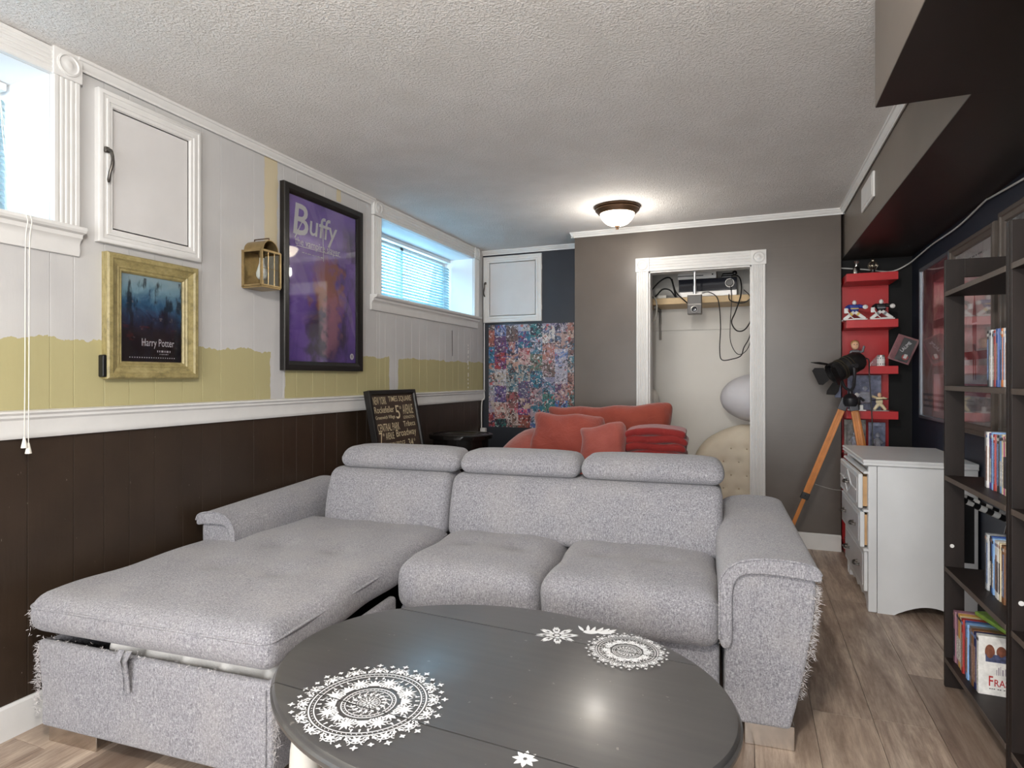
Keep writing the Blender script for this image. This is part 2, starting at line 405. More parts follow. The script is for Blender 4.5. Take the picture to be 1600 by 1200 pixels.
# fluted casing board: profile across the width w, thickness t
def fluted(w, t, k=4):
    p = [(0, 0), (0, t*.8), (.004, t)]; s0 = .012; step = (w-2*s0)/k
    for i in range(k):
        a = s0+i*step+step*.2; b = s0+(i+1)*step-step*.2; p += [(a, t), (a+(b-a)*.3, t-.004), (a+(b-a)*.7, t-.004), (b, t)]
    return p+[(w-.004, t), (w, t*.8), (w, 0)]
def rosette(mb, c, w, t, U, V, Nn):
    U, V, Nn, c = map(Vector, (U, V, Nn, c)); M = Matrix((U, V, Nn)).transposed().to_4x4(); M.translation = c
    mb.cham((-w/2, -w/2, 0), (w/2, w/2, t), .003, M)
    mb.lathe([(w*.40, t), (w*.40, t+.004), (w*.34, t+.006), (w*.30, t+.002), (w*.2, t+.002), (w*.14, t+.006), (w*.05, t+.007)], 20, M=M)

# ------------------------------------------------------------------ windows in the left wall
glass_m = mat('window_glass', (235, 245, 255), .02, trans=1, ior=1.05)
slat_m = bpy.data.materials.new('blind_slat_vinyl'); n = Nodes(slat_m); tr = n.new('BsdfTranslucent'); tr.inputs[0].default_value = lin(196, 226, 232)
mxs = n.new('MixShader'); mxs.inputs[0].default_value = .38; n.b.inputs['Base Color'].default_value = lin(206, 226, 230); n.b.inputs['Roughness'].default_value = .45
n.nt.links.new(n.b.outputs[0], mxs.inputs[1]); n.nt.links.new(tr.outputs[0], mxs.inputs[2]); n.nt.links.new(mxs.outputs[0], n.out.inputs[0])
cord_m = mat('cord_white', (228, 224, 214), .7)
CW = .092
for wi, (a, b, c, d) in enumerate(WIN):
    wr = sroot('window_%d' % (wi+1), (XL, (a+b)/2, c)); hw = (b-a)/2; hh = d-c
    # local: x into the room, y along the wall, z up from the sill
    rv = MB()                                                         # deep reveal lining
    rv.box((-.36, -hw-.004, hh-.001), (-.005, hw+.004, hh+.004)).box((-.36, -hw-.004, -.004), (-.005, hw+.004, .001)).box((-.36, hw-.001, 0), (-.005, hw+.004, hh)).box((-.36, -hw-.004, 0), (-.005, -hw+.001, hh))
    obj('reveal', rv, reveal_m, wr)
    fr = MB(); Mx = Matrix.Rotation(R(90), 4, 'Z'); Mx.translation = (-.31, 0, hh/2)
    fr.rect_rings(2*hw, hh, [(0, .03), (0, -.03), (.045, -.03), (.05, -.02), (.05, .03)], Mx).box((-.33, -.02, .03), (-.28, .02, hh-.03))
    obj('window_frame', fr, white_trim, wr)
    obj('pane', MB().box((-.312, -hw+.045, .045), (-.308, -.02, hh-.045)), glass_m, wr)
    obj('pane', MB().box((-.312, .02, .045), (-.308, hw-.045, hh-.045)), glass_m, wr)
    th = HC-d
    for sg in (-1, 1):
        y0 = hw if sg > 0 else -hw-CW
        obj('casing', MB().extr(fluted(CW, .02), (0, y0, 0), (0, 1, 0), (1, 0, 0), (0, 0, hh)), white_trim, wr)
        rb = MB(); rosette(rb, (0, y0+CW/2, hh+th/2), CW+.006, .026, (0, 1, 0), (0, 0, 1), (1, 0, 0)); obj('corner_block', rb, white_trim, wr)
    obj('head_casing', MB().extr(fluted(th-.002, .02), (0, -hw, hh), (0, 0, 1), (1, 0, 0), (0, 2*hw, 0)), white_trim, wr)
    SP = [(-.02, 0), (-.02, -.016), (0, -.016), (0, -.10), (.012, -.10), (.016, -.085), (.014, -.06), (.02, -.045), (.03, -.038), (.032, -.024), (.05, -.02), (.056, -.012), (.056, -.002), (.052, 0)]
    ext = .012 if wi else .03
    obj('sill', MB().extr(SP, (0, -hw-CW-.018, 0), (1, 0, 0), (0, 0, 1), (0, 2*hw+2*CW+.018+ext-.03, 0)), white_trim, wr)
    # mini blind
    bl = thing('window_blind', ['white mini blind in the near left window, mostly cut off by the picture edge', 'white mini blind in the far left window with slats almost closed'][wi], 'blind', (XL-.235, (a+b)/2, c), 0, 'mini blinds in the left wall windows')
    sl = MB(); L = 2*hw-.03; prof = []
    for i in range(7): t_ = -1+i/3; prof.append((t_*.0145, .003*(1-t_*t_)))
    vs = [(x_, -L/2, z_) for x_, z_ in prof]+[(x_, L/2, z_) for x_, z_ in prof]; vs += [(x_, y_, z_-.0006) for x_, y_, z_ in vs]
    fs = [(i, i+1, i+8, i+7) for i in range(6)]+[(i+14, i+21, i+22, i+15) for i in range(6)]+[(0, 7, 21, 14), (6, 20, 27, 13)]+[(i, i+14, i+15, i+1) for i in range(6)]+[(i+7, i+8, i+22, i+21) for i in range(6)]
    sl.add(vs, fs); sme = sl.mesh('slat'); sme.shade_smooth(); sme.materials.append(slat_m)
    nS = int((hh-.07)/.0235)
    for k in range(nS): place('slat', sme, bl, (0, 0, .032+k*.0235), (0, R(50)+R(random.uniform(-4, 4)), 0))
    obj('head_rail', MB().cham((-.02, -L/2, hh-.032), (.02, L/2, hh-.004), .003), white_trim, bl)
    obj('bottom_rail', MB().cham((-.013, -L/2, .008), (.013, L/2, .02), .004), white_trim, bl)
    for yy in (-L/2+.12, 0, L/2-.12): obj('ladder_cord', MB().tube([(.014, yy, .02), (.014, yy, hh-.03)], .0012, 6), cord_m, bl)
    if wi == 0:
        for dy, ze in ((0, .958), (.012, .938)):
            q = obj('pull_cord', MB().tube([(.005, .5, hh-.03-dy), (.12, .46+dy, .2), (.235+.056, .425+dy, .0), (.235+.06, .42+dy, -.1), (.235+.05, .424+dy, -.5), (.235+.045, .425+dy, ze+.03-c)], .0015, 6, smooth=5), cord_m, bl)
            obj('tassel', MB().lathe([(.003, .036), (.004, .03), (.0095, .002), (.0095, 0), (.002, 0)], 12, (.235+.045, .425+dy, ze-c)), cord_m, q)

# ------------------------------------------------------------------ framed access doors (hatches)
pewter = mat('pewter_metal', (96, 92, 88), .38, .9, var=.15, vs=60)
hatch_panel = mat('hatch_panel_paint', (205, 203, 202), .5, var=.03, vs=6)
def hatch(name, w, h, loc, rz, hx):
    r_ = sroot(name, loc, rz)
    obj('door_frame', MB().rect_rings(w, h, [(0, 0), (0, -.022), (.006, -.026), (.016, -.026), (.018, -.022), (.03, -.022), (.032, -.026), (.04, -.026), (.042, -.022), (.054, -.022), (.058, -.012), (.062, -.012), (.062, 0)]), white_trim, r_)
    obj('panel', MB().cham((-w/2+.055, -.012, -h/2+.055), (w/2-.055, 0, h/2-.055), .002), hatch_panel, r_)
    hd = MB().tube([(hx, -.026, .06), (hx, -.05, .055), (hx+.003, -.058, .03), (hx, -.06, 0), (hx-.006, -.056, -.03), (hx-.004, -.047, -.055), (hx, -.04, -.062)], [.007, .006, .005, .006, .005, .006, .004], 10, smooth=4)
    hd.rbox((hx, -.03, .06), (.018, .012, .022), .004); obj('handle', hd, pewter, r_)
    hg = MB()
    for zz in (h*.3, -h*.3): hg.tube([(-hx+.026*(1 if hx < 0 else -1), -.012, zz-.02), (-hx+.026*(1 if hx < 0 else -1), -.012, zz+.02)], .004, 8)
    obj('hinge', hg, white_trim, r_); return r_
hatch('door_1', .452, .575, (XL, 1.74, 1.988), R(90), -.2)
hatch('door_2', .56, .598, (-1.987, YP, 1.992), 0, -.255)

# ------------------------------------------------------------------ closet casing
cs = sroot('trim_8', (0, YB, 0))
CWc = .093
obj('casing', MB().extr(fluted(CWc, .02, 5), (-.716-CWc, 0, 0), (1, 0, 0), (0, -1, 0), (0, 0, 2.0)), white_trim, cs)
obj('casing', MB().extr(fluted(CWc, .02, 5), (.012, 0, 0), (1, 0, 0), (0, -1, 0), (0, 0, 2.0)), white_trim, cs)
obj('head_casing', MB().extr(fluted(.105, .02, 4), (-.716, 0, 2.0), (0, 0, 1), (0, -1, 0), (.728, 0, 0)), white_trim, cs)
for x_ in (-.716-CWc/2, .012+CWc/2):
    rb = MB(); rosette(rb, (x_, 0, 2.0525), .105, .024, (1, 0, 0), (0, 0, 1), (0, -1, 0)); obj('corner_block', rb, white_trim, cs)
obj('jamb', MB().box((-.718, -.004, 0), (-.706, .106, 2.0)).box((.002, -.004, 0), (.014, .106, 2.0)).box((-.716, -.004, 1.99), (.012, .106, 2.002)), white_trim, cs)

# ------------------------------------------------------------------ sofa
m, n = nmat('grey_melange_fabric'); P = n.pos(); X, Y, Z = n.xyz(P)
a = n.noise(P, 520, 2, .6); b = n.noise(P, 190, 3, .6); d = n.noise(P, 5, 3); thr = S(n.nt, n.voro(P, 420)); st = n.noise(n.vec(X*1.6, Y*1.6, Z*.5), 150, 2)
c = n.ramp(a*.4+b*.35+st*.25, [(.36, lin(88, 87, 94)), (.45, lin(126, 125, 131)), (.54, lin(154, 153, 158)), (.64, lin(190, 189, 193))])
c = n.mix(d.smooth(.4, .7)*.2, c, lin(172, 167, 163)); n.col(c); n.b.inputs['Roughness'].default_value = .95; n.b.inputs['Specular IOR Level'].default_value = .15
n.b.inputs['Sheen Weight'].default_value = .25
n.bump(a*.6+thr*.5+b*.5, .55, .004); fab = m
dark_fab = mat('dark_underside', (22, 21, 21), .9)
chrome = mat('brushed_steel', (205, 198, 190), .22, 1.0, var=.06, vs=30)
sheet_m = mat('white_linen', (226, 222, 216), .85, var=.05, vs=18, bump=.6, bs=24, bd=.012)
fray_m = mat('frayed_thread', (196, 192, 192), .9, var=.12, vs=40)
sofa = thing('sectional_sofa', 'light grey tweed sectional sofa with chaise lounge and frayed corners', 'sofa', (.15, 2.09, 0), R(4))
def dimple(spots, depth, s_): return lambda x, y: sum(depth*math.exp(-((x-a)**2+(y-b)**2)/s_**2) for a, b in spots)
def puff(x, y, x0, x1, y0, y1, k): 
    u = max(-1, min(1, (2*x-x0-x1)/(x1-x0))); v = max(-1, min(1, (2*y-y0-y1)/(y1-y0))); return k*(1-u**4)*(1-v**4)
def cushion(name, x0, x1, y0, y1, z0, z1, r, pf=.02, spots=(), front=0., parent=sofa, rs=4, nn=(22, 22, 3), dp=.022, pipe=None):
    dm = dimple(spots, dp, .05)
    def de(x, y, z):
        t = (z-z0)/(z1-z0)
        if t > .5: z += puff(x, y, x0, x1, y0, y1, pf)*(t-.5)*2-dm(x, y)*(t-.5)*2
        k = max(0, 1-(y-y0)/.12)
        y -= front*k*math.sin(PI*max(0, min(1, t)))
        x += .006*math.sin(y*17+z*9+x0); z += .003*math.sin(x*23+y*13)*(t > .6)
        return (x, y, z)
    o = obj(name, MB().rbox(((x0+x1)/2, (y0+y1)/2, (z0+z1)/2), (x1-x0, y1-y0, z1-z0), r, nn, rs, de), fab, parent, smooth=60)
    if pipe:
        zz = pipe; e = .004; pts = []
        cr = r*.9
        for cx_, cy_, a0 in ((x1-cr, y0+cr, -90), (x1-cr, y1-cr, 0), (x0+cr, y1-cr, 90), (x0+cr, y0+cr, 180)):
            for j in range(9):
                a_ = R(a0+90*j/8); px, py = cx_+(cr-.004)*math.cos(a_), cy_+(cr-.004)*math.sin(a_); 
                q = de(px, py, zz); pts.append((q[0], q[1], zz))
        
        full = []
        for p, q in zip(pts, pts[1:]+pts[:1]):
            k_ = max(1, int((Vector(p)-Vector(q)).length/.04))
            for j in range(k_):
                w_ = Vector(p).lerp(Vector(q), j/k_); q2 = de(w_.x, w_.y, zz) if k_ > 1 else w_; full.append((w_.x, w_.y-(front*.98 if w_.y < y0+.03 else 0)*(k_ > 1)*0, zz))
        obj('piping', MB().tube(full, .0045, 6, closed=True), fab, o)
    return o
# bases
obj('seat_base', MB().rbox((-.84, .49, .18), (1.2, .86, .225), .02, (3, 3, 3), 3), fab, sofa, smooth=60)
cb = MB().rbox((-1.897, -.662, .198), (.915, .036, .276), .016, (8, 1, 4), 3, lambda x, y, z: (x+.012*max(0, (x+1.9)/-.45)*math.sin(z*12), y+.02*(z < .1)*0, z-.006*(x+2.35)))
cb.rbox((-2.335, .1, .198), (.036, 1.5, .27), .014, (1, 6, 2), 3).rbox((-1.458, -.32, .198), (.036, .72, .27), .014, (1, 6, 2), 3).box((-2.33, -.65, .07), (-1.46, .85, .09)).box((-2.34, .82, .07), (-1.45, .9, .33))
obj('chaise_base', cb, fab, sofa, smooth=60)
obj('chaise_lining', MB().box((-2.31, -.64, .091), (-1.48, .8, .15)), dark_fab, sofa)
obj('bedding', MB().rbox((-1.80, -.46, .255), (.72, .33, .21), .06, (40, 10, 3), 4, lambda x, y, z: (x, y+.012*math.sin(x*43), z+.012*math.sin(x*31)*math.sin(y*23+1)+.011*math.sin(x*83+y*30)-.05*max(0, (x+1.66)*3))), sheet_m, sofa, smooth=70)
cushion('chaise_cushion', -2.385, -1.432, -.70, .56, .362, .487, .05, .016, [(-1.98, .02), (-1.70, .02), (-1.98, -.28), (-1.72, -.28)], .008, pipe=.452, nn=(30, 36, 3))
strap = MB()
for sx_ in (0, .03):
    pts = [(-1.972+sx_, -.70, .366), (-1.972+sx_*.8, -.713, .34), (-1.97+sx_*.5, -.70, .29), (-1.968+sx_*.3, -.692, .235)]
    for p, q in zip(pts[:-1], pts[1:]):
        strap.add([(p[0]-.011, p[1], p[2]), (p[0]+.011, p[1], p[2]), (q[0]+.011, q[1], q[2]), (q[0]-.011, q[1], q[2]), (p[0]-.011, p[1]+.004, p[2]), (p[0]+.011, p[1]+.004, p[2]), (q[0]+.011, q[1]+.004, q[2]), (q[0]-.011, q[1]+.004, q[2])],
                  [(0, 1, 2, 3), (7, 6, 5, 4), (0, 3, 7, 4), (1, 5, 6, 2), (0, 4, 5, 1), (3, 2, 6, 7)])
obj('pull_strap', strap, fab, sofa, smooth=80)
cushion('seat_cushion', -1.437, -.862, .0, .62, .285, .47, .06, .022, [(-1.25, .33), (-1.03, .33)], .012)
cushion('seat_cushion', -.858, -.238, .0, .62, .285, .47, .06, .022, [(-.68, .33), (-.44, .33)], .012)
def backc(x0, x1):
    def de(x, y, z):
        t = (z-.44)/.295; f = (y-.5)/.2
        y += .075*t-.02*math.sin(PI*max(0, min(1, t)))*(1-f)
        return (x, y, z)
    obj('back_cushion', MB().rbox(((x0+x1)/2, .6, .5875), (x1-x0, .2, .295), .045, (16, 3, 8), 4, de), fab, sofa, smooth=60)
backc(-2.115, -1.445); backc(-1.437, -.214)
def headr(x0, x1):
    def de(x, y, z):
        u = (2*x-x0-x1)/(x1-x0); t = (z-.735)/.115
        z -= .016*abs(u)**5*(t > .5); y += .03*t; y -= .012*math.sin(PI*max(0, min(1, t)))*(y < .66)
        return (x, y, z)
    obj('headrest', MB().rbox(((x0+x1)/2, .665, .79), (x1-x0, .19, .112), .046, (14, 3, 2), 5, de), fab, sofa, smooth=60)
headr(-2.06, -1.408); headr(-1.404, -.822); headr(-.818, -.206)
obj('back_frame', MB().rbox((-1.165, .82, .36), (1.86, .2, .58), .03, (4, 2, 4), 3), fab, sofa, smooth=60)
# arms: body and padded overlay, profile in x,z
ARM = [(-.225, .075), (-.03, .075), (-.012, .15), (.012, .27), (.034, .40), (.044, .50), (.043, .545), (.036, .565), (-.21, .565), (-.225, .55)]
PAD = [(.052, .558), (.056, .578), (.044, .598), (.01, .61), (-.05, .616), (-.11, .615), (-.17, .604), (-.208, .584), (-.234, .552), (-.243, .51), (-.243, .40), (-.243, .345), (-.236, .322), (-.224, .316), (-.21, .326), (-.204, .35), (-.204, .43), (-.203, .50), (-.194, .535), (-.172, .557), (-.14, .565), (-.08, .566), (0, .562)]
def dens(p, k=3): 
    P = [Vector((a, b, 0)) for a, b in p]; return [(q.x, q.y) for q in catmull(P, k, True)]
def arm(mp, y0, y1, zc=0.0):
    ys = np.linspace(y0, y1, 12)
    rise = lambda y: .03*((y-y0)/(y1-y0))
    L = [[(mp(a), y, max(b, zc)+(rise(y) if b > .3 else 0)) for a, b in ARM] for y in ys]
    obj('arm_body', MB().rings(L), fab, sofa, smooth=50, bevel=.02, bseg=3)
    pr_ = dens(PAD); cx_ = np.mean([a for a, b in pr_])
    L = [[(mp(a), y, b+rise(y)) for a, b in pr_] for y in np.linspace(y0-.018, y1+.01, 14)]
    pad = obj('arm_pad', MB().rings(L), fab, sofa, smooth=50, bevel=.012, bseg=3)
    e = [(mp(q.x), y0-.019, q.y) for q in catmull([Vector((a, b, 0)) for a, b in PAD[1:12]], 4)]
    obj('piping', MB().tube(e, .0035, 6), fab, pad)
arm(lambda a: a, 0.0, .92); arm(lambda a: -2.337-.68*a, .0, .80, .3)
for (x_, y_, w_) in ((-2.235, -.655, .21), (-.09, .02, .15), (-1.56, -.655, .12)):
    ft = obj('foot', MB().box((x_-w_/2, y_, 0), (x_+w_/2, y_+.05, .078)), chrome, sofa, bevel=.002)
for (x_, y_) in ((-2.2, .8), (-.12, .8), (-.84, .1)): obj('foot', MB().box((x_-.08, y_, 0), (x_+.08, y_+.05, .078)), chrome, sofa, bevel=.002)
def fray(paths, cnt, ln, out, name='frayed_threads'):
    """loose torn threads: thin bent slivers"""
    mb = MB()
    for _ in range(cnt):
        p, q = random.choice(paths); t = random.random(); b = Vector(p).lerp(Vector(q), t)+Vector((random.gauss(0, .004), random.gauss(0, .004), random.gauss(0, .004)))
        d = (Vector(out)+Vector((random.gauss(0, .7), random.gauss(0, .7), random.gauss(0, .8)))).normalized(); l = ln*random.uniform(.3, 1.2)
        mid = b+d*l*.55; d2 = (d+Vector((random.gauss(0, .6), random.gauss(0, .6), random.gauss(-.4, .5)))).normalized(); e = mid+d2*l*.45
        s_ = d.orthogonal().normalized()*random.uniform(.0003, .0008); s2 = d.cross(s_).normalized()*s_.length
        vs = [b-s_, b+s_, b+s2*1.7, mid-s_*.9, mid+s_*.9, mid+s2*1.5, e]
        mb.add(vs, [(0, 1, 4, 3), (1, 2, 5, 4), (2, 0, 3, 5), (3, 4, 6), (4, 5, 6), (5, 3, 6)])
    me = mb.mesh(name); o = obj(name, me, fray_m, sofa); o['kind'] = 'stuff'; return o
fray([((.02, -.004, .50), (.045, .03, .52)), ((.046, .0, .53), (.03, .01, .30)), ((.03, -.0, .40), (0, .01, .18)), ((.045, .0, .53), (.045, .35, .53)), ((.04, .0, .45), (.04, .3, .45)), ((.046, .0, .54), (.035, .02, .38))], 820, .022, (.8, -.5, -.1))
fray([((.05, -.02, .56), (-.2, -.02, .57)), ((-.244, -.02, .5), (-.235, -.02, .33)), ((.05, -.02, .57), (.055, .2, .57))], 60, .016, (.1, -.8, -.2))
fray([((-2.352, -.68, .33), (-2.352, -.68, .1)), ((-2.352, -.675, .33), (-2.352, -.67, .2)), ((-2.35, -.67, .33), (-2.352, -.4, .3)), ((-2.34, -.682, .33), (-2.345, -.682, .1))], 620, .017, (-.9, -.3, 0))
fray([((-1.437, -.672, .33), (-1.44, -.67, .1)), ((-1.437, -.672, .3), (-1.44, -.66, .16))], 380, .024, (.5, -.8, 0))
fray([((-2.3, -.66, .07), (-1.46, -.66, .07)), ((-2.38, -.70, .366), (-1.45, -.71, .362)), ((-2.368, -.688, .44), (-2.37, -.68, .38))], 200, .014, (-.1, -.7, -.5))

# ------------------------------------------------------------------ coffee table
m, n = nmat('black_stained_top'); P = n.coord('Object'); X, Y, Z = n.xyz(P)
g = n.noise(n.vec(X*.5, Y*6, Z), 9, 4); sc_ = n.noise(n.vec(X*2, Y*9, 0), 14, 4).smooth(.70, .76); sc2 = n.noise(P, 45, 2).smooth(.72, .75)
c = n.ramp(g, [(.3, lin(66, 65, 65)), (.7, lin(74, 73, 72))]); c = n.mix(sc2*.45, c, lin(150, 146, 140)); n.col(c)
n.b.inputs['Roughness'].default_value = .32; n.b.inputs['Specular IOR Level'].default_value = 1.0; n.b.inputs['Coat Weight'].default_value = .35; n.b.inputs['Coat Roughness'].default_value = .18
top_m = m
cream = mat('cream_paint_leg', (222, 218, 208), .4, var=.04, vs=20)
stencil = mat('white_stencil_paint', (232, 233, 234), .6)
table = thing('coffee_table', 'dark oval drop-leaf coffee table with white stencilled medallions', 'table', (-.59, 1.36, 0), R(-3))
TA, TB, TZ, SE = .578, .438, .46, .252
def arc_slice(a, b, y0, y1, k=40):
    y0 = max(y0, -b*.9999); y1 = min(y1, b*.9999); t0, t1 = math.asin(y0/b), math.asin(y1/b)
    return [(a*math.cos(t), b*math.sin(t)) for t in np.linspace(t0, t1, k)]+[(-a*math.cos(t), b*math.sin(t)) for t in np.linspace(t1, t0, k)]
for nm, (y0, y1) in (('table_leaf', (-1, -SE-.0035)), ('table_top_board', (-SE, SE)), ('table_leaf', (SE+.0035, 1))):
    L = []
    for ins, z in ((.05, TZ-.03), (.004, TZ-.03), (0, TZ-.024), (0, TZ-.016), (.005, TZ-.012), (.006, TZ-.006), (.010, TZ-.001), (.016, TZ)):
        L.append([(x_, y_, z) for x_, y_ in arc_slice(TA-ins, TB-ins, y0, y1)])
    obj(nm, MB().rings(L), top_m, table, smooth=30)
obj('apron', MB().rect_rings(.8, .5, [(0, 0), (0, -.06), (.02, -.06), (.02, 0)], Matrix.Translation((0, 0, TZ-.031)) @ Matrix.Rotation(R(-90), 4, 'X') @ Matrix.Scale(-1, 4, (0, 1, 0))), top_m, table)
LEG = [(.024, TZ-.03), (.026, TZ-.075), (.018, TZ-.085), (.026, TZ-.098), (.034, TZ-.15), (.036, TZ-.19), (.03, TZ-.27), (.022, TZ-.33), (.017, TZ-.37), (.025, TZ-.385), (.018, TZ-.40), (.02, .03), (.014, .0)]
for sx_ in (-1, 1):
    for sy_ in (-1, 1): obj('leg', MB().lathe(LEG, 20, (sx_*.38, sy_*.235, 0)), cream, table, smooth=60)
# stencilled flat print
class Flat:
    def __init__(s): s.v = []; s.f = []
    def poly(s, pts): o = len(s.v); s.v += [(p[0], p[1], 0) for p in pts]; s.f.append(tuple(range(o, o+len(pts))))
    def disc(s, x, y, r_, k=10): s.poly([(x+r_*math.cos(2*PI*i/k), y+r_*math.sin(2*PI*i/k)) for i in range(k)])
    def petal(s, x, y, ang, l, w, k=7):
        L = [(l*i/k, w*math.sin(PI*(i/k)**.8)) for i in range(k+1)]; pts = L+[(a, -b) for a, b in reversed(L[1:-1])]
        c_, s_ = math.cos(ang), math.sin(ang); s.poly([(x+a*c_-b*s_, y+a*s_+b*c_) for a, b in pts])
    def ring(s, r0, r1, k=96):
        for i in range(k):
            a, b = 2*PI*i/k, 2*PI*(i+1)/k; s.poly([(r0*math.cos(a), r0*math.sin(a)), (r1*math.cos(a), r1*math.sin(a)), (r1*math.cos(b), r1*math.sin(b)), (r0*math.cos(b), r0*math.sin(b))])
    def curl(s, x, y, ang, r_, w, turn=1):
        pts = [(r_*(1-.6*t)*math.cos(ang+turn*t*4.2), r_*(1-.6*t)*math.sin(ang+turn*t*4.2)) for t in np.linspace(0, 1, 10)]
        for p, q in zip(pts[:-1], pts[1:]):
            d = Vector((q[0]-p[0], q[1]-p[1])); nn = Vector((-d.y, d.x)).normalized()*w
            s.poly([(x+p[0]-nn.x, y+p[1]-nn.y), (x+q[0]-nn.x, y+q[1]-nn.y), (x+q[0]+nn.x, y+q[1]+nn.y), (x+p[0]+nn.x, y+p[1]+nn.y)])
def medallion(full=True):
    F = Flat(); N = 8 if full else 10
    F.disc(0, 0, .022)
    for i in range(10): F.petal(.03*math.cos(2*PI*i/10), .03*math.sin(2*PI*i/10), 2*PI*i/10, .07, .013)
    for i in range(20): F.petal(.085*math.cos(2*PI*(i+.5)/20), .085*math.sin(2*PI*(i+.5)/20), 2*PI*(i+.5)/20, .05, .009)
    F.ring(.138, .147)
    for i in range(16): a = 2*PI*i/16; F.petal(.155*math.cos(a), .155*math.sin(a), a, .085, .02); F.curl(.225*math.cos(a+.2), .225*math.sin(a+.2), a+.2, .03, .006); F.disc(.262*math.cos(a+.2), .262*math.sin(a+.2), .012, 6)
    F.ring(.285, .298); F.ring(.33, .345)
    for i in range(40): a = 2*PI*i/40; F.disc(.314*math.cos(a), .314*math.sin(a), .008, 6)
    for i in range(N):                                               # bouquets
        a = 2*PI*i/N; cx_, cy_ = .50*math.cos(a), .50*math.sin(a); F.disc(cx_, cy_, .028)
        for j in range(9): F.petal(cx_, cy_, a+PI*.86*(j-4)/4, .12 if j % 2 else .135, .017)
        for j in range(5): F.petal(.38*math.cos(a+(j-2)*.07), .38*math.sin(a+(j-2)*.07), a+(j-2)*.35, .075, .012)
        for j in range(3): F.disc(.41*math.cos(a+(j-1)*.09), .41*math.sin(a+(j-1)*.09), .017, 8)
        for t_ in (-1, 1): F.curl(.45*math.cos(a+t_*.21), .45*math.sin(a+t_*.21), a+PI/2*t_, .045, .0055, t_); F.curl(.56*math.cos(a+t_*.22), .56*math.sin(a+t_*.22), a, .04, .0055, -t_)
        b = a+PI/N
        F.petal(.40*math.cos(b), .40*math.sin(b), b, .15, .03)
        for q in (.45, .9, 1.4): F.petal(.41*math.cos(b), .41*math.sin(b), b+q, .17-.03*q, .014); F.petal(.41*math.cos(b), .41*math.sin(b), b-q, .17-.03*q, .014)
        for q in (-.16, 0, .16): F.disc(.595*math.cos(b+q), .595*math.sin(b+q), .016, 8); F.petal(.6*math.cos(b+q), .6*math.sin(b+q), b+q, .045, .012, 4)
    F.ring(.652, .667); F.ring(.712, .73)
    for i in range(72): a = 2*PI*i/72; F.petal(.676*math.cos(a), .676*math.sin(a), a+.7, .03, .006, 3)
    for i in range(16):
        a = 2*PI*i/16; cx_, cy_ = .80*math.cos(a), .80*math.sin(a); F.disc(cx_, cy_, .022, 8)
        for j in range(7): F.petal(cx_, cy_, a+PI*.8*(j-3)/3, .08, .014)
        for t_ in (-1, 1): F.curl(.79*math.cos(a+t_*.12), .79*math.sin(a+t_*.12), a+t_*1.2, .042, .008, t_); F.curl(.87*math.cos(a+t_*.1), .87*math.sin(a+t_*.1), a, .032, .007, -t_); F.petal(.76*math.cos(a+t_*.17), .76*math.sin(a+t_*.17), a-t_*.3, .1, .012)
        b = a+PI/16
        for rr, (q, l) in ((.955, (a, .05)), (.92, (b, .04))):
            for j in range(4): F.petal(rr*math.cos(q), rr*math.sin(q), q+PI/2*j, l, .014, 4)
        F.ring
        for t_ in np.linspace(0, 1, 7)[:-1]:
            p = lambda t: ((.745+.13*math.sin(PI*t))*math.cos(a+(t-.5)*.36), (.745+.13*math.sin(PI*t))*math.sin(a+(t-.5)*.36))
            q0, q1 = p(t_), p(t_+1/6); d = Vector((q1[0]-q0[0], q1[1]-q0[1])); nn = Vector((-d.y, d.x)).normalized()*.006
            F.poly([(q0[0]-nn.x, q0[1]-nn.y), (q1[0]-nn.x, q1[1]-nn.y), (q1[0]+nn.x, q1[1]+nn.y), (q0[0]+nn.x, q0[1]+nn.y)])
    return F
def lotus():
    F = Flat(); F.disc(0, 0, .11, 14)
    for i in range(8):
        a = PI/4*i
        for w_, l_, r_ in ((.05, .3, .16), (.035, .34, .54)): F.petal(r_*math.cos(a), r_*math.sin(a), a, l_, w_*1.6)
        for t_ in (-1, 1): F.petal(.3*math.cos(a+t_*.2), .3*math.sin(a+t_*.2), a+t_*.22, .42, .045); F.petal(.45*math.cos(a+t_*.26), .45*math.sin(a+t_*.26), a-t_*.12, .5, .035); F.curl(.25*math.cos(a+t_*.35), .25*math.sin(a+t_*.35), a, .07, .014, t_)
    return F
def flower():
    F = Flat()
    for i in range(8): F.petal(.12*math.cos(PI/4*i), .12*math.sin(PI/4*i), PI/4*i, .85, .2)
    return F
def flame():
    F = Flat(); F.petal(-.9, -.15, .05, 1.1, .22); F.petal(-.1, -.2, .15, 1.1, .2)
    for i, (x_, l_, a_) in enumerate(((-.85, .7, 2.0), (-.6, .75, 1.5), (-.35, .6, 1.2), (0, .6, 1.0), (.3, .55, .8), (.55, .6, .5))): F.petal(x_, -.05, a_, l_, .1); F.curl(x_+.05, .05, a_, .14, .03)
    return F
def clip(q, y, sg):
    out = []
    for a, b in zip(q, q[1:]+q[:1]):
        ia, ib = (a[1]-y)*sg >= 0, (b[1]-y)*sg >= 0
        if ia: out.append(a)
        if ia != ib: t = (y-a[1])/(b[1]-a[1]); out.append((a[0]+(b[0]-a[0])*t, y))
    return out
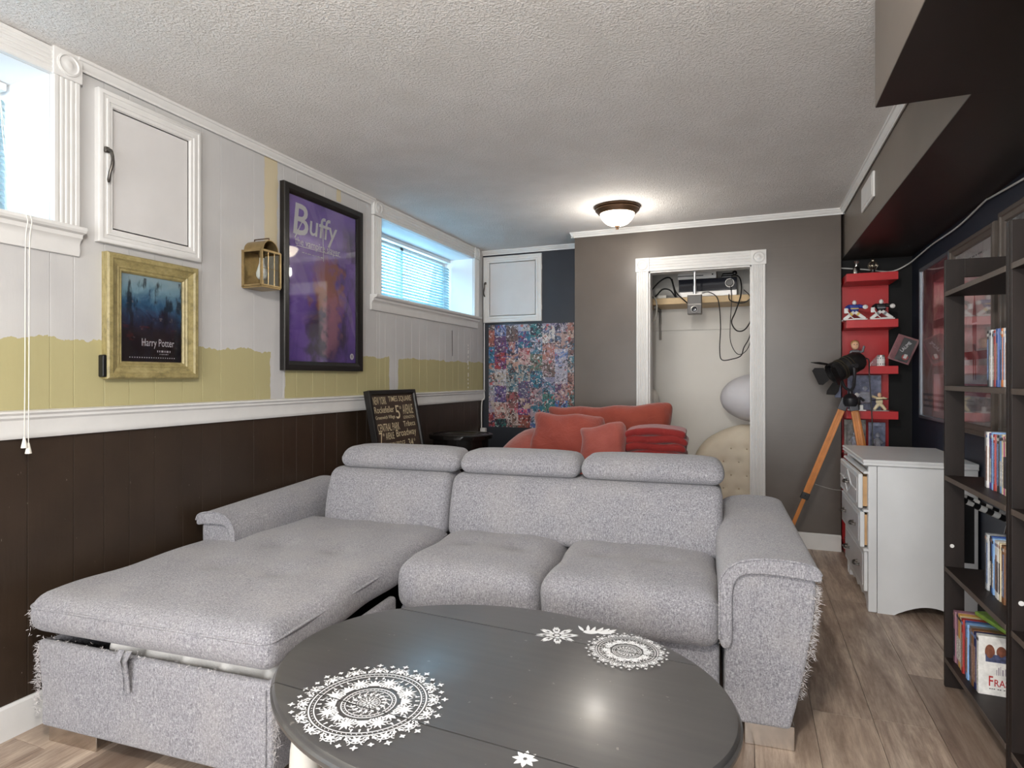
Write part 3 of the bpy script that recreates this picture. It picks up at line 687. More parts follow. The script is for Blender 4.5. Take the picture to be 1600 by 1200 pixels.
def stamp(F, cx_, cy_, sc, rot, name, hole=None):
    ca, sa = math.cos(rot), math.sin(rot); sxx, syy = (sc if isinstance(sc, tuple) else (sc, sc)); v = []; f = []
    P = [(cx_+a*sxx*ca-b*syy*sa, cy_+a*sxx*sa+b*syy*ca) for a, b, _ in F.v]
    for k in F.f:
        q = [P[i] for i in k]; mx_, my_ = sum(p[0] for p in q)/len(q), sum(p[1] for p in q)/len(q)
        if (mx_/(TA-.018))**2+(my_/(TB-.018))**2 > 1: continue
        for lo_, hi_ in ((-9, -SE-.0035), (-SE, SE), (SE+.0035, 9)):
            w_ = clip(clip(q, lo_, 1), hi_, -1)
            if len(w_) > 2: o = len(v); v += [(p[0], p[1], TZ+.0004+1.5e-6*len(f)) for p in w_]; f.append(tuple(range(o, o+len(w_))))
    me = bpy.data.meshes.new(name); me.from_pydata(v, [], f); me.materials.append(stencil); o = place(name, me, table); o['label'] = 'white stencilled lace medallion'; return o
def tl(x, y): a = R(3); dx, dy = x+.59, y-1.36; return (dx*math.cos(a)-dy*math.sin(a), dx*math.sin(a)+dy*math.cos(a))
stamp(medallion(), *tl(-.795, 1.135), .178, .1, 'stencil_medallion')
stamp(medallion(False), *tl(-.305, 1.603), .112, .3, 'stencil_medallion')
stamp(lotus(), *tl(-.508, 1.63), (.068, .062), .4, 'stencil_lotus')['label'] = 'small white stencilled lotus'
stamp(flame(), *tl(-.405, 1.70), (.05, .06), .35, 'stencil_scroll')['label'] = 'small white stencilled flame scroll'
stamp(flower(), *tl(-.40, 1.079), .027, .2, 'stencil_flower')['label'] = 'tiny white stencilled flower'

# ------------------------------------------------------------------ wall pictures
pic_glass = mat('picture_glass', (255, 255, 255), .03, trans=1, ior=1.45)
lett_w = mat('print_white', (236, 234, 238), .5); lett_y = mat('print_cream', (206, 192, 158), .6)
def picture(name, label, cat, w, h, prof, fm, pm, loc, rz, bd, group=None, tilt=0, glass=True, back=.004):
    r_ = thing(name, label, cat, loc, rz, group); r_.rotation_euler = (tilt, 0, rz)
    obj('frame', MB().rect_rings(w, h, prof), fm, r_, smooth=20)
    pw, ph = w-2*bd+.004, h-2*bd+.004
    obj('print', MB().box((-pw/2, -.009, -ph/2), (pw/2, -back, ph/2)), pm, r_, smooth=0)
    if glass: obj('glass', MB().box((-pw/2, -.0135, -ph/2), (pw/2, -.0125, ph/2)), pic_glass, r_, smooth=0)
    return r_, pw, ph
# weathered gold-green wooden frame with a dark blue print
m, n = nmat('weathered_gilt_wood'); P = n.coord(); X, Y, Z = n.xyz(P)
k = n.noise(n.vec(X*1.2, Y*3, Z*1.2), 26, 5, .7); k2 = n.noise(P, 90, 3)
c = n.ramp(k, [(.3, lin(112, 102, 66)), (.5, lin(146, 133, 88)), (.7, lin(164, 151, 106))]); c = n.mix(k2.smooth(.6, .75)*.4, c, lin(110, 104, 84)); n.col(c); n.b.inputs['Roughness'].default_value = .45; gilt = m
m, n = nmat('blue_night_print'); P = n.coord(); X, Y, Z = n.xyz(P)
k = n.noise(P, 11, 5, .6, .8); up = (Z+.175)/.35; k3 = n.noise(n.vec(X*3, 0, Z), 9, 4)
c = n.ramp(up+(k-.5)*.55, [(.1, lin(16, 16, 22)), (.36, lin(34, 32, 40)), (.5, lin(36, 52, 84)), (.66, lin(64, 112, 150)), (.85, lin(150, 190, 208)), (1, lin(180, 206, 216))])
c = n.mix(k3.smooth(.5, .62)*up.lt(.97)*.85, c, lin(22, 26, 40)); c = n.mix(n.noise(P, 38, 3).smooth(.62, .7)*up.lt(.7)*.5, c, lin(150, 130, 130))
c = n.mix(n.noise(n.vec(X, 0, Z*3), 16, 3).smooth(.56, .66)*up.lt(.42)*up.gt(.25)*.5, c, lin(110, 36, 30)); n.col(c); n.b.inputs['Roughness'].default_value = .4; bluep = m
g_, pw, ph = picture('framed_print', 'small dark blue film print in a wide weathered gilt frame', 'picture', .403, .482,
    [(0, 0), (0, -.03), (.006, -.036), (.02, -.036), (.026, -.03), (.045, -.022), (.05, -.024), (.056, -.018), (.062, -.02), (.069, -.012), (.07, 0)], gilt, bluep, (XL, 1.742, 1.427), R(90), .07)
text('Harry Potter', .145, .04, lett_w, g_, (.025, -.0098, -.098)); text('- - -- - -- -', .06, .008, lett_w, g_, (.05, -.0098, -.128)); text('- - -- - -- -', .04, .004, lett_w, g_, (.05, -.0098, -.14), name='fine_print')
text('- - - - - - - - - - - - - - - - - - - -', .2, .004, lett_w, g_, (0, -.0098, -.155), name='fine_print')
tag(obj('wall_box', MB().rbox((0, .012, 0), (.022, .03, .085), .006, (1, 1, 1), 3), mat('black_plastic', (18, 18, 19), .35), None, (XL+.001, 1.538, 1.235), (0, 0, 0)), 'small black box on the wall peeking out behind the gilt frame', 'box').rotation_euler = (0, 0, R(-90))
# tall purple poster
m, n = nmat('purple_poster_print'); P = n.coord(); X, Y, Z = n.xyz(P)
k = n.noise(P, 3.2, 4, .55, .6); 
c = n.ramp(k+(Z*.12), [(.25, lin(82, 58, 146)), (.45, lin(118, 82, 182)), (.6, lin(136, 100, 198)), (.8, lin(152, 120, 202))])  # purples lightened to include haze reflected in the glass
dk = (n.noise(n.vec(X*1.4, 1, Z*.7), 4.2, 4, .6, .5)).smooth(.5, .64)*X.smooth(.0, .14)*(Z.smooth(.42, .28)); c = n.mix(dk*.8, c, lin(44, 30, 62))
def blob(cx, cz, rx, rz_, soft=.35, dist=.05):
    q = n.noise(P, 14, 3); dx = (X-cx+(q-.5)*dist)/rx; dz = (Z-cz+(q-.5)*dist)/rz_; return (dx*dx+dz*dz).smooth(1+soft, 1-soft)
c = n.mix(blob(.03, -.05, .12, .2, .9, .3), c, lin(172, 104, 92)); c = n.mix(blob(.0, -.3, .16, .16, .9, .35), c, lin(58, 40, 84)); c = n.mix(blob(.06, -.22, .07, .17, .9, .25)*.7, c, lin(198, 132, 160)); c = n.mix(n.noise(n.vec(X*.8, 3, Z+X*.7), 4, 2, .5, 1.2).smooth(.56, .62)*.22, c, lin(190, 170, 220))
n.col(c); n.b.inputs['Roughness'].default_value = .35; purp = m
blackf = mat('black_frame_lacquer', (24, 21, 20), .35, var=.1, vs=30)
b_, pw, ph = picture('framed_poster', 'tall purple film poster in a black frame on the left wall', 'poster', .684, .989,
    [(0, 0), (0, -.028), (.004, -.032), (.03, -.032), (.042, -.026), (.05, -.018), (.05, 0)], blackf, purp, (XL, 2.808, 1.7245), R(90), .05)
text('B', .12, .17, lett_w, b_, (-.195, -.0095, .325), shear=.12, off=.012); text('uffy', .24, .16, lett_w, b_, (-.005, -.0095, .30), shear=.12, off=.008)
text('the vampire slayer', .38, .052, lett_w, b_, (-.05, -.0095, .2), off=.006)
ul = MB().add([(-.23, -.0095, .178), (.14, -.0095, .184), (.15, -.0095, .187), (-.23, -.0095, .182)], [(0, 1, 2, 3)]).add([(-.245, -.0094, .22), (-.15, -.0094, .385), (-.143, -.0094, .38), (-.238, -.0094, .218)], [(0, 1, 2, 3)]).add([(-.02, -.0095, .36), (-.012, -.0095, .36), (-.006, -.0095, .13), (-.01, -.0095, .13)], [(0, 1, 2, 3)])
obj('underline', ul, lett_w, b_, smooth=0)
text('-- - --- -- - -- --', .17, .005, lett_w, b_, (-.1, -.0095, .15), name='fine_print')
bd = MB().lathe([(.019, 0), (.019, .0004), (.0, .0004)], 24, M=Matrix.Translation((.255, -.0095, -.405)) @ Matrix.Rotation(R(90), 4, 'X')); bg_ = obj('round_badge', bd, lett_w, b_); text('8', .009, .018, mat('print_black', (22, 20, 24), .5), bg_, (.255, -.0101, -.405))
# comic collage poster in the alcove
m, n = nmat('collage_print'); P = n.coord(); X, Y, Z = n.xyz(P)
col_ = (X/.115+10).fl(); u2 = Z/.15+20+(col_*.37); row = u2.fl()
def wnz(z):
    wv = n.new('TexWhiteNoise'); wv.noise_dimensions = '3D'; n.nt.links.new(n.vec(col_, row, z), wv.inputs[0]); return S(n.nt, wv.outputs['Value'])
pal = [(38, 104, 128), (176, 172, 182), (60, 62, 120), (36, 32, 40), (150, 92, 78), (196, 190, 184), (150, 52, 60), (52, 120, 110), (92, 60, 118), (92, 78, 70), (60, 110, 178), (188, 168, 150)]
def palr(f, k): return n.ramp(f._m('FRACT') if k else f, [(i/len(pal), lin(*pal[(i*k+k) % len(pal)])) for i in range(len(pal))])
base = palr(wnz(3.0), 1); of = wnz(9.0)
Pq = n.vec(X+of*3, of*2, Z+of*5)
b1 = n.noise(Pq, 17, 3, .6, 1.0); b2 = n.noise(n.vec(X+of*7, 2., Z), 26, 3, .6, 1.2); b3 = n.noise(n.vec(X+of*2, 5., Z), 40, 3, .6, .8)
c = n.mix(b1.smooth(.47, .56)*.9, base, palr(of*3.7+.13, 5)); c = n.mix(b2.smooth(.53, .59)*.85, c, lin(30, 28, 38)); c = n.mix(b3.smooth(.57, .62)*.75, c, lin(216, 212, 214)); c = n.mix(n.noise(n.vec(X, 9., Z), 24, 2, .6, 1.).smooth(.62, .67)*.8, c, lin(168, 62, 60))
n.col(c); n.b.inputs['Roughness'].default_value = .3; coll = m
cp = thing('collage_poster', 'comic cover collage poster taped to the dark alcove wall', 'poster', (-1.8175, YP, 1.2075))
obj('print', MB().box((-.4025, -.004, -.4625), (.4025, -.001, .4625)), coll, cp, smooth=0)
text('THOR', .13, .04, mat('print_pink', (214, 70, 120), .5), cp, (-.09, -.0045, -.315))
# posters on the right wall
def rposter(nm, seedv, cols):
    m, n = nmat(nm); P = n.coord(); X, Y, Z = n.xyz(P); k = n.noise(n.vec(X+seedv, 0, Z), 6, 4, .6, .6); k2 = n.noise(n.vec(X+seedv, 4, Z*.6), 11, 3, .55, .5)
    c = n.ramp(k+Z*.75, [(.2, lin(*cols[0])), (.45, lin(*cols[1])), (.65, lin(*cols[2])), (.85, lin(*cols[3]))]); c = n.mix(k2.smooth(.5, .64)*.6, c, lin(*cols[4])); n.col(c); n.b.inputs['Roughness'].default_value = .4; return m
RP = [(0, 0), (0, -.02), (.004, -.024), (.018, -.024), (.022, -.018), (.024, 0)]
r1, pw, ph = picture('framed_poster', 'narrow pinkish red poster nearest the red shelf on the right wall', 'poster', .62, .95, RP, mat('steel_frame', (120, 124, 132), .35, .6), rposter('rose_print', 3., [(226, 206, 210), (196, 150, 146), (170, 96, 100), (142, 66, 76), (214, 170, 154)]), (XR, 4.225, 1.41), R(-90), .024)
for i in range(3): obj('caption_block', MB().box((-.26, -.0096, -.33-.035*i), (.26, -.0092, -.315-.035*i)), mat('print_grey', (150, 140, 150), .5), r1, smooth=0)
RP2 = [(0, 0), (0, -.024), (.006, -.03), (.022, -.03), (.026, -.024), (.045, -.02), (.05, -.014), (.052, 0)]
taupe = mat('taupe_frame', (88, 80, 74), .4, var=.1, vs=20)
r2, pw, ph = picture('framed_poster', 'pale poster with a thin red standing shape, seen through the near bookcase', 'poster', .64, .97, RP2, taupe, rposter('pale_print', 8., [(160, 156, 158), (226, 214, 214), (232, 222, 222), (236, 232, 230), (200, 176, 176)]), (XR, 3.575, 1.40), R(-90), .052)
redp = mat('print_red', (158, 54, 60), .5); 
obj('red_band', MB().box((-.26, -.0096, -.30), (.26, -.0092, -.24)).box((-.26, -.0096, -.12), (.26, -.0092, -.08)), redp, r2, smooth=0)
sh = MB(); sh.add([(-.03, -.0097, .05), (.03, -.0097, .05), (.022, -.0097, -.22), (.01, -.0097, -.22), (.0, -.0097, -.05), (-.008, -.0097, -.22), (-.02, -.0097, -.22)], [(0, 6, 5, 4), (0, 4, 1), (4, 3, 2, 1)]); sh.add([(-.035, -.0097, .06), (.035, -.0097, .06), (.0, -.0097, .21)], [(0, 1, 2)])
obj('red_shape', sh, mat('print_dark_red', (120, 40, 46), .5), r2, (.02, 0, 0), smooth=0)
text('--- -- - ---', .2, .008, mat('print_dim', (120, 116, 116), .5), r2, (.02, -.0096, .385)); text('-- --- - --', .2, .008, MATS['print_dim'], r2, (.02, -.0096, .355))
r3, pw, ph = picture('framed_poster', 'grey poster in a taupe frame behind the right edge bookcases', 'poster', .64, .97, RP2, taupe, rposter('grey_print', 5., [(90, 88, 90), (150, 150, 152), (196, 198, 200), (214, 216, 218), (60, 58, 60)]), (XR, 2.88, 1.42), R(-90), .052)
# leaning subway style sign
m, n = nmat('brown_sign_print'); P = n.coord(); n.col(n.ramp(n.noise(P, 5, 4), [(.3, lin(52, 40, 32)), (.7, lin(66, 50, 40))])); n.b.inputs['Roughness'].default_value = .6; sgm = m
sg, pw, ph = picture('leaning_sign', 'black framed street name sign leaning on the wall behind the sofa', 'sign', .56, 1.125, [(0, .014), (0, -.022), (.003, -.025), (.024, -.025), (.03, -.016), (.03, .014)], blackf, sgm, (-1.992, 3.40, .004), R(90), .03, tilt=R(-11.3), glass=False)
for ch in sg.children: ch.location.z = .5625
def sgt(s_, x, z, w, h): text(s_, w, h, lett_y, sg, (x, -.0096, 1.125-z), off=.003)
for s_, x, z, w, h in [('NEW YORK', -.155, .066, .145, .05), ('TIMES SQUARE', .085, .062, .28, .042), ('Rockefeller', -.12, .125, .22, .042), ('5', .03, .148, .05, .09), ('th', .068, .118, .022, .025), ('AVENUE', .16, .134, .13, .065),
    ('Greenwich Village', -.12, .178, .22, .03), ('LEXINGTON', .16, .188, .14, .02), ('CENTRAL PARK', -.10, .24, .25, .05), ('Tribeca', .15, .232, .15, .036), ('7', -.205, .305, .035, .075), ('th', -.175, .283, .018, .02), ('AVENUE', -.105, .297, .095, .045), ('Broadway', .095, .295, .25, .06),
    ('BROOKLYN BRIDGE', -.08, .355, .28, .03), ('34', .13, .36, .06, .05), ('th', .18, .346, .02, .02)]: sgt(s_, x, z, w, h)

# ------------------------------------------------------------------ ceiling lamps
bronze = mat('oiled_bronze', (96, 74, 56), .35, .85, var=.12, vs=20)
dome_m = mat('lit_frosted_glass', (255, 244, 226), .4, emit=(1, .86, .66, 1), es=7.0)
def lamp(loc, label, power):
    t = thing('ceiling_lamp', label, 'lamp', loc, 0, 'flush ceiling lamps')
    obj('pan', MB().lathe([(.152, 0), (.154, -.012), (.146, -.018), (.148, -.026), (.136, -.036), (.122, -.05), (.116, -.05), (.11, -.02), (.0, -.02)], 40), bronze, t)
    obj('glass_dome', MB().lathe([(.117, -.038), (.116, -.05), (.109, -.07), (.095, -.092), (.073, -.112), (.045, -.124), (.012, -.13), (0, -.13)], 40), dome_m, t, smooth=70)
    obj('finial', MB().lathe([(0, -.126), (.018, -.128), (.018, -.134), (.008, -.138), (.012, -.145), (.009, -.152), (.0, -.154)], 16), bronze, t)
    l = bpy.data.lights.new('bulb', 'POINT'); l.energy = power; l.color = (1, .95, .88); l.shadow_soft_size = .06
    o = bpy.data.objects.new('bulb', l); COL.objects.link(o); o.parent = t; o.location = (0, 0, -.25); return t
lamp((-.835, 4.05, HC), 'lit flush ceiling lamp with frosted dome in front of the closet', 9)
lamp((-.25, .1, HC), 'added unseen ceiling lamp overhead near the camera, for fill light', 108)  # unseen lamp added overhead to brighten the room

# ------------------------------------------------------------------ brass wall lantern
brass = mat('aged_brass', (158, 136, 96), .34, .8, var=.15, vs=40); clear = mat('clear_glass', (240, 240, 232), .05, trans=1, ior=1.1)
ln = thing('wall_lantern', 'small brass and glass carriage lantern beside the purple poster', 'lantern', (XL, 2.275, 1.63))
fr = MB()
for x_ in (.012, .122):
    for y_ in (-.06, .06): fr.cham((x_-.005, y_-.005, 0), (x_+.005, y_+.005, .172), .001)
for z_ in (0, .165):
    for y_ in (-.06, .06): fr.cham((.01, y_-.005, z_), (.124, y_+.005, z_+.009), .001)
    fr.cham((.117, -.06, z_), (.127, .06, z_+.009), .001)
obj('cage', fr, brass, ln); obj('back_plate', MB().cham((0, -.064, -.004), (.008, .064, .178), .002), brass, ln)
obj('floor_plate', MB().cham((.004, -.062, -.008), (.126, .062, .0), .002), brass, ln)
hp = [(.052*math.cos(PI*i/14), .052*math.sin(PI*i/14)) for i in range(15)]; hp2 = [(a*.92, b*.92) for a, b in reversed(hp)]
obj('hood', MB().extr(hp+hp2, (.004, 0, .174), (0, 1, 0), (0, 0, 1), (.118, 0, 0)).box((.004, -.062, .172), (.124, .062, .176)), brass, ln)
obj('hood_strap', MB().tube([(.02, 0, .228), (.02, 0, .236), (.11, 0, .236), (.11, 0, .228)], .003, 8), bronze, ln)
obj('pane', MB().box((.02, -.0605, .008), (.116, -.0595, .166)), clear, ln); obj('pane', MB().box((.1215, -.055, .008), (.1225, .055, .166)), clear, ln); obj('pane', MB().box((.02, .0595, .008), (.116, .0605, .166)), clear, ln)
gr = MB()
for y_ in (-.02, .02): gr.tube([(.125, y_, .0), (.125, y_, .168)], .0013, 6)
gr.tube([(.125, -.06, .085), (.125, .06, .085)], .0013, 6); obj('muntin', gr, brass, ln)
obj('bulb_glass', MB().lathe([(.011, .15), (.012, .12), (.02, .095), (.027, .07), (.026, .055), (.016, .04), (0, .036)], 20, (.066, 0, 0)), mat('milk_glass', (232, 236, 244), .3), ln, smooth=70)
obj('socket', MB().lathe([(.014, .172), (.014, .145), (.010, .143)], 16, (.066, 0, 0)), brass, ln)

# ------------------------------------------------------------------ vent plate on the soffit, cables
tag(obj('vent_cover', MB().rbox((0, 0, 0), (.012, .345, .135), .004, (1, 1, 1), 2).box((-.008, -.15, -.05), (-.005, .15, .05)), white_trim, None, (XS-.006, 3.745, 2.195)), 'plain white rectangular cover plate on the brown soffit', 'vent cover')
tag(obj('wall_cable', MB().tube([(1.016, 1.9, 1.965), (1.018, 2.6, 1.965), (1.018, 2.98, 1.985), (1.018, 3.35, 2.01), (1.018, 3.42, 2.012), (1.018, 3.8, 1.985), (1.018, 4.24, 1.99), (1.016, 4.5, 1.982), (.99, 4.74, 1.955), (.9, 4.79, 1.92), (.75, 4.80, 1.945), (.6, 4.80, 1.965)], .0045, 8, smooth=6), mat('cable_white', (214, 212, 208), .5), None), 'thin white cable stapled along the top of the right wall', 'cable')
tag(obj('wall_cable', MB().tube([(-2.262, 5.026, 1.69), (-2.262, 5.026, 1.2), (-2.26, 5.02, 1.06), (-2.252, 5.0, 1.0), (-2.262, 4.97, .96), (-2.264, 4.97, .72)], .005, 8, smooth=6), MATS['cable_white'], None), 'white cable running down the alcove corner beside the collage poster', 'cable')
tag(obj('power_adapter', MB().rbox((0, 0, 0), (.05, .045, .115), .008, (1, 1, 1), 3).rbox((0, 0, -.09), (.06, .05, .05), .01, (1, 1, 1), 3), mat('white_plastic', (210, 208, 206), .4), None, (-2.245, 4.97, .68)), 'white power adapter in the alcove corner below the cable', 'adapter')

# ------------------------------------------------------------------ black storage bin behind the sofa
bk = mat('glossy_black_plastic', (20, 17, 16), .22, var=.1, vs=12)
bn = thing('storage_bin', 'glossy black oval plastic bin behind the sofa beside the leaning sign', 'bin', (-1.99, 4.0, 0))
def oval(a, b, z, k=40): return [(a*math.copysign(abs(math.cos(t))**.8, math.cos(t)), b*math.copysign(abs(math.sin(t))**.8, math.sin(t)), z) for t in np.linspace(0, 2*PI, k, endpoint=False)]
obj('tub', MB().rings([oval(.16, .14, 0), oval(.175, .155, .02), oval(.195, .17, .5), oval(.2, .175, .72), oval(.2, .175, .765), oval(.19, .165, .765), oval(.18, .155, .5), oval(.15, .13, .03)], cap=True), bk, bn, smooth=50)
obj('rim', MB().rings([oval(.2, .175, .742), oval(.228, .2, .745), oval(.23, .202, .772), oval(.222, .195, .779), oval(.2, .175, .776)], cap=False), bk, bn, smooth=50)
obj('lid', MB().rings([oval(.2, .175, .768), oval(.195, .17, .774), oval(.13, .115, .78), oval(.12, .105, .772), oval(.05, .04, .772)], cap=True), bk, bn, smooth=50)

# ------------------------------------------------------------------ red lounge with cushions
def redm(nm, a, b): 
    m, n = nmat(nm); P = n.coord(); n.col(n.ramp(n.noise(P, 7, 4), [(.3, lin(*a)), (.7, lin(*b))])); n.b.inputs['Roughness'].default_value = .85; n.b.inputs['Sheen Weight'].default_value = .3
    n.bump(n.noise(P, 9, 4, .6, .6)+n.noise(P, 160, 2)*.1, .5, .02); return m
cor = redm('coral_cotton', (150, 70, 60), (163, 82, 71)); rust = redm('rust_cotton', (138, 56, 44), (151, 67, 53)); rust2 = redm('brick_cotton', (134, 53, 38), (147, 63, 45)); dred = redm('red_fleece', (128, 24, 24), (146, 34, 30))
def wrinkle(x, y, z, k=.008, f=17): return (x+k*math.sin(y*f+z*11), y+k*math.sin(x*f*.8+z*9), z+k*math.sin(x*f+y*f*.7))
def lounge(x, y, z):
    t = max(0, min(1, (-1.2-x)/.45)); z = z*(1-.22*t**1.3) if z > .3 else z
    return wrinkle(x, y, z, .012, 9)
lo = thing('beanbag_lounger', 'coral red slouchy beanbag lounger between the sofa and the closet', 'beanbag', (0, 0, 0))
obj('body', MB().rbox((-.98, 3.98, .33), (1.32, .98, .66), .2, (18, 12, 8), 6, lounge), cor, lo, smooth=70)
obj('side_bolster', MB().ell((-1.37, 3.93, .42), (.31, .42, .415), 32, 20, lambda x, y, z: wrinkle(x, y, z, .012, 11)), cor, lo, smooth=75)
obj('piping', MB().tube([wrinkle(-1.5, 3.51, .45), wrinkle(-1.2, 3.49, .52), wrinkle(-.8, 3.49, .5), wrinkle(-.45, 3.51, .47)], .006, 6, smooth=5), rust, lo)
def pillow(name, label, c, size, rot, m_, k=.25):
    sx_, sy_, sz_ = size
    def de(x, y, z):
        u, w = 2*x/sx_, 2*z/sz_; e = (1-abs(u)**3.2)*(1-abs(w)**3.2); y *= .16+.84*max(0, e)**.5
        pin = 1-.10*(1-abs(w)**2)*abs(u)**4; x *= pin; z *= 1-.12*(1-abs(u)**2)*abs(w)**4
        s_ = .006; return (x+s_*math.sin(z*31), y+.010*math.sin(x*27+z*19)*max(0, e), z+s_*math.sin(x*23))
    o = obj(name, MB().rbox((0, 0, 0), size, min(size)*.3, (16, 3, 12), 4, de), m_, None, c, rot, smooth=75); return tag(o, label, 'cushion', 'cushions on the beanbag lounger')
pillow('cushion', 'long rust cushion lying across the back of the red lounger', (-.94, 4.27, .835), (.95, .22, .34), (R(-14), R(-3), R(0)), rust2)
pillow('cushion', 'wrinkled coral cushion at the left front of the red lounger', (-1.11, 3.78, .795), (.50, .2, .36), (R(-32), R(2), R(4)), rust)
pillow('cushion', 'small coral cushion in the middle front of the red lounger', (-.82, 3.57, .775), (.30, .16, .30), (R(-28), R(-10), R(-4)), cor)
bl = MB()
for i, (zc, dx) in enumerate([(0, 0), (.045, .006), (.09, -.004), (.135, .004), (.178, -.003)]):
    bl.rbox((dx, .0, zc), (.36, .3, .05), .024, (14, 6, 1), 4, lambda x, y, z, i=i: (x+.004*math.sin(z*80+i), y+.006*math.sin(x*30+i), z+.005*math.sin(x*22+i*2)+.004*math.sin(y*25)-.03*max(0, abs(x)-.12)/.06*.5))
tag(obj('folded_blanket', bl, dred, None, (-.53, 3.74, .69), (0, 0, R(4)), smooth=70), 'dark red fleece blanket folded in layers on the right of the lounger', 'blanket')

# ------------------------------------------------------------------ closet contents
pine = mat('pine_board', (206, 178, 134), .5, var=.1, vs=9)
csh = thing('closet_shelf', 'pale pine shelf board across the top of the closet', 'shelf', (0, 0, 0))
obj('board', MB().cham((-1.165, 4.98, 1.785), (.445, 5.355, 1.835), .002), pine, csh)
obj('bracket', MB().box((-.735, 5.05, 1.76), (-.715, 5.34, 1.784)).box((-.735, 5.335, 1.52), (-.715, 5.355, 1.77)).box((-.732, 5.33, 1.53), (-.718, 5.345, 1.6)), mat('dark_steel', (92, 88, 84), .4, .7), csh)
struct('trim_9', MB().box((-1.17, 5.338, 1.60), (.45, 5.36, 1.655)), closet_m)
blk = mat('satin_black', (24, 23, 24), .3); slv = mat('silver_plastic', (168, 166, 164), .35, .5); lbl = MATS['print_white']
rc = thing('av_receiver', 'black and silver home theatre receiver on the closet shelf', 'receiver', (-.315, 5.04, 1.835))
obj('case', MB().cham((-.22, .012, .008), (.22, .29, .148), .004), blk, rc); obj('front_panel', MB().cham((-.222, 0, .052), (.222, .012, .15), .003), mat('smoked_panel', (34, 36, 44), .08), rc)
obj('lower_panel', MB().cham((-.222, 0, .008), (.222, .012, .05), .003), slv, rc); Mx = Matrix.Rotation(R(90), 4, 'X')
obj('volume_knob', MB().lathe([(.03, .0), (.03, .016), (.026, .02), (0, .02)], 28, M=Matrix.Translation((.168, 0, .105)) @ Mx), blk, rc); obj('knob_ring', MB().lathe([(.034, 0), (.034, .006), (.029, .006), (.029, 0)], 28, M=Matrix.Translation((.168, 0, .105)) @ Mx), slv, rc)
for x_ in (-.18, .18): obj('foot', MB().lathe([(.014, 0), (.014, .01)], 12, (x_, .03, 0)), blk, rc)
gc = thing('game_console', 'white slim game console lying on top of the receiver', 'console', (-.395, 5.03, 1.985))
obj('case', MB().cham((-.148, 0, .0), (.148, .22, .058), .003), mat('console_white', (222, 222, 220), .4), gc); obj('seam_gap', MB().box((-.1485, -.0008, .022), (.05, .002, .028)), blk, gc); obj('power_button', MB().lathe([(.006, 0), (.006, .002), (0, .002)], 16, M=Matrix.Translation((.12, 0, .03)) @ Mx), blk, gc)
sbx = thing('sensor_bar', 'small black camera bar on the right end of the receiver', 'camera', (-.16, 5.05, 1.985))
obj('stand', MB().cham((-.05, 0, 0), (.03, .06, .02), .004), blk, sbx); obj('head', MB().lathe([(.016, -.018), (.018, -.01), (.018, .018), (.012, .022)], 18, M=Matrix.Translation((.05, .02, .035)) @ Mx), blk, sbx); obj('cone', MB().rbox((.0, .03, .028), (.09, .03, .022), .008, (1, 1, 1), 3), blk, sbx)
pj = thing('projector', 'small grey pocket projector hanging on a ceiling pole in the closet doorway', 'projector', (-.383, 4.70, 2.0))
obj('mount_plate', MB().lathe([(.045, -.012), (.047, -.008), (.04, 0)], 24, (0, 0, 0)), slv, pj); obj('pole', MB().tube([(0, 0, -.01), (0, 0, -.17)], .009, 14).tube([(0, 0, -.12), (0, 0, -.18)], .012, 14), mat('brushed_alu', (196, 196, 196), .3, .8), pj)
obj('bracket', MB().box((-.05, -.03, -.19), (.05, .05, -.182)), slv, pj)
obj('body', MB().rbox((0, .0, -.262), (.104, .06, .148), .008, (1, 1, 1), 3), mat('projector_grey', (112, 108, 104), .35, .3), pj)
obj('front_upper', MB().cham((-.047, -.034, -.255), (.047, -.029, -.195), .002), mat('projector_dark', (82, 79, 77), .4), pj); obj('front_lower', MB().cham((-.047, -.034, -.330), (.047, -.029, -.266), .002), MATS['projector_dark'], pj)
obj('lens_ring', MB().lathe([(.026, 0), (.026, .008), (.02, .01), (.018, .004), (.018, 0)], 28, M=Matrix.Translation((0, -.033, -.298)) @ Mx), slv, pj); obj('lens', MB().lathe([(.018, 0), (.014, .004), (0, .006)], 24, M=Matrix.Translation((0, -.033, -.298)) @ Mx), mat('lens_glass', (30, 32, 40), .04), pj)
cab = mat('black_cable', (20, 19, 19), .5); cabw = mat('grey_cable', (190, 188, 180), .5)
def cable(label, pts, r_=.004, m_=cab): return tag(obj('cable', MB().tube(pts, r_, 7, smooth=6), m_, None), label, 'cable', 'cables in the closet')
cable('black cable looping down from the projector across the closet opening', [(-.33, 4.74, 1.83), (-.29, 4.95, 1.86), (-.23, 4.96, 1.80), (-.21, 4.93, 1.60), (-.215, 4.9, 1.42), (-.2, 4.9, 1.33), (-.12, 4.9, 1.335), (-.06, 4.88, 1.36), (-.04, 4.85, 1.42), (.0, 4.84, 1.50), (.03, 4.84, 1.66), (.06, 4.9, 1.9)])
cable('thick black cable looping from the receiver to the right closet wall', [(-.12, 5.0, 2.0), (-.07, 4.97, 1.96), (-.06, 4.92, 1.84), (-.1, 4.91, 1.70), (-.13, 4.93, 1.62), (-.09, 4.9, 1.55), (-.03, 4.88, 1.56), (.02, 4.88, 1.66), (.03, 4.88, 1.8), (.08, 4.95, 1.9)], .005)
cable('thin black cord hanging from the receiver knob in a long loop', [(-.14, 5.03, 1.93), (-.13, 4.96, 1.80), (-.14, 4.95, 1.6), (-.135, 4.95, 1.46), (-.08, 4.93, 1.37), (-.01, 4.9, 1.42), (.02, 4.88, 1.58), (.01, 4.86, 1.78), (-.04, 4.9, 1.86)], .003)
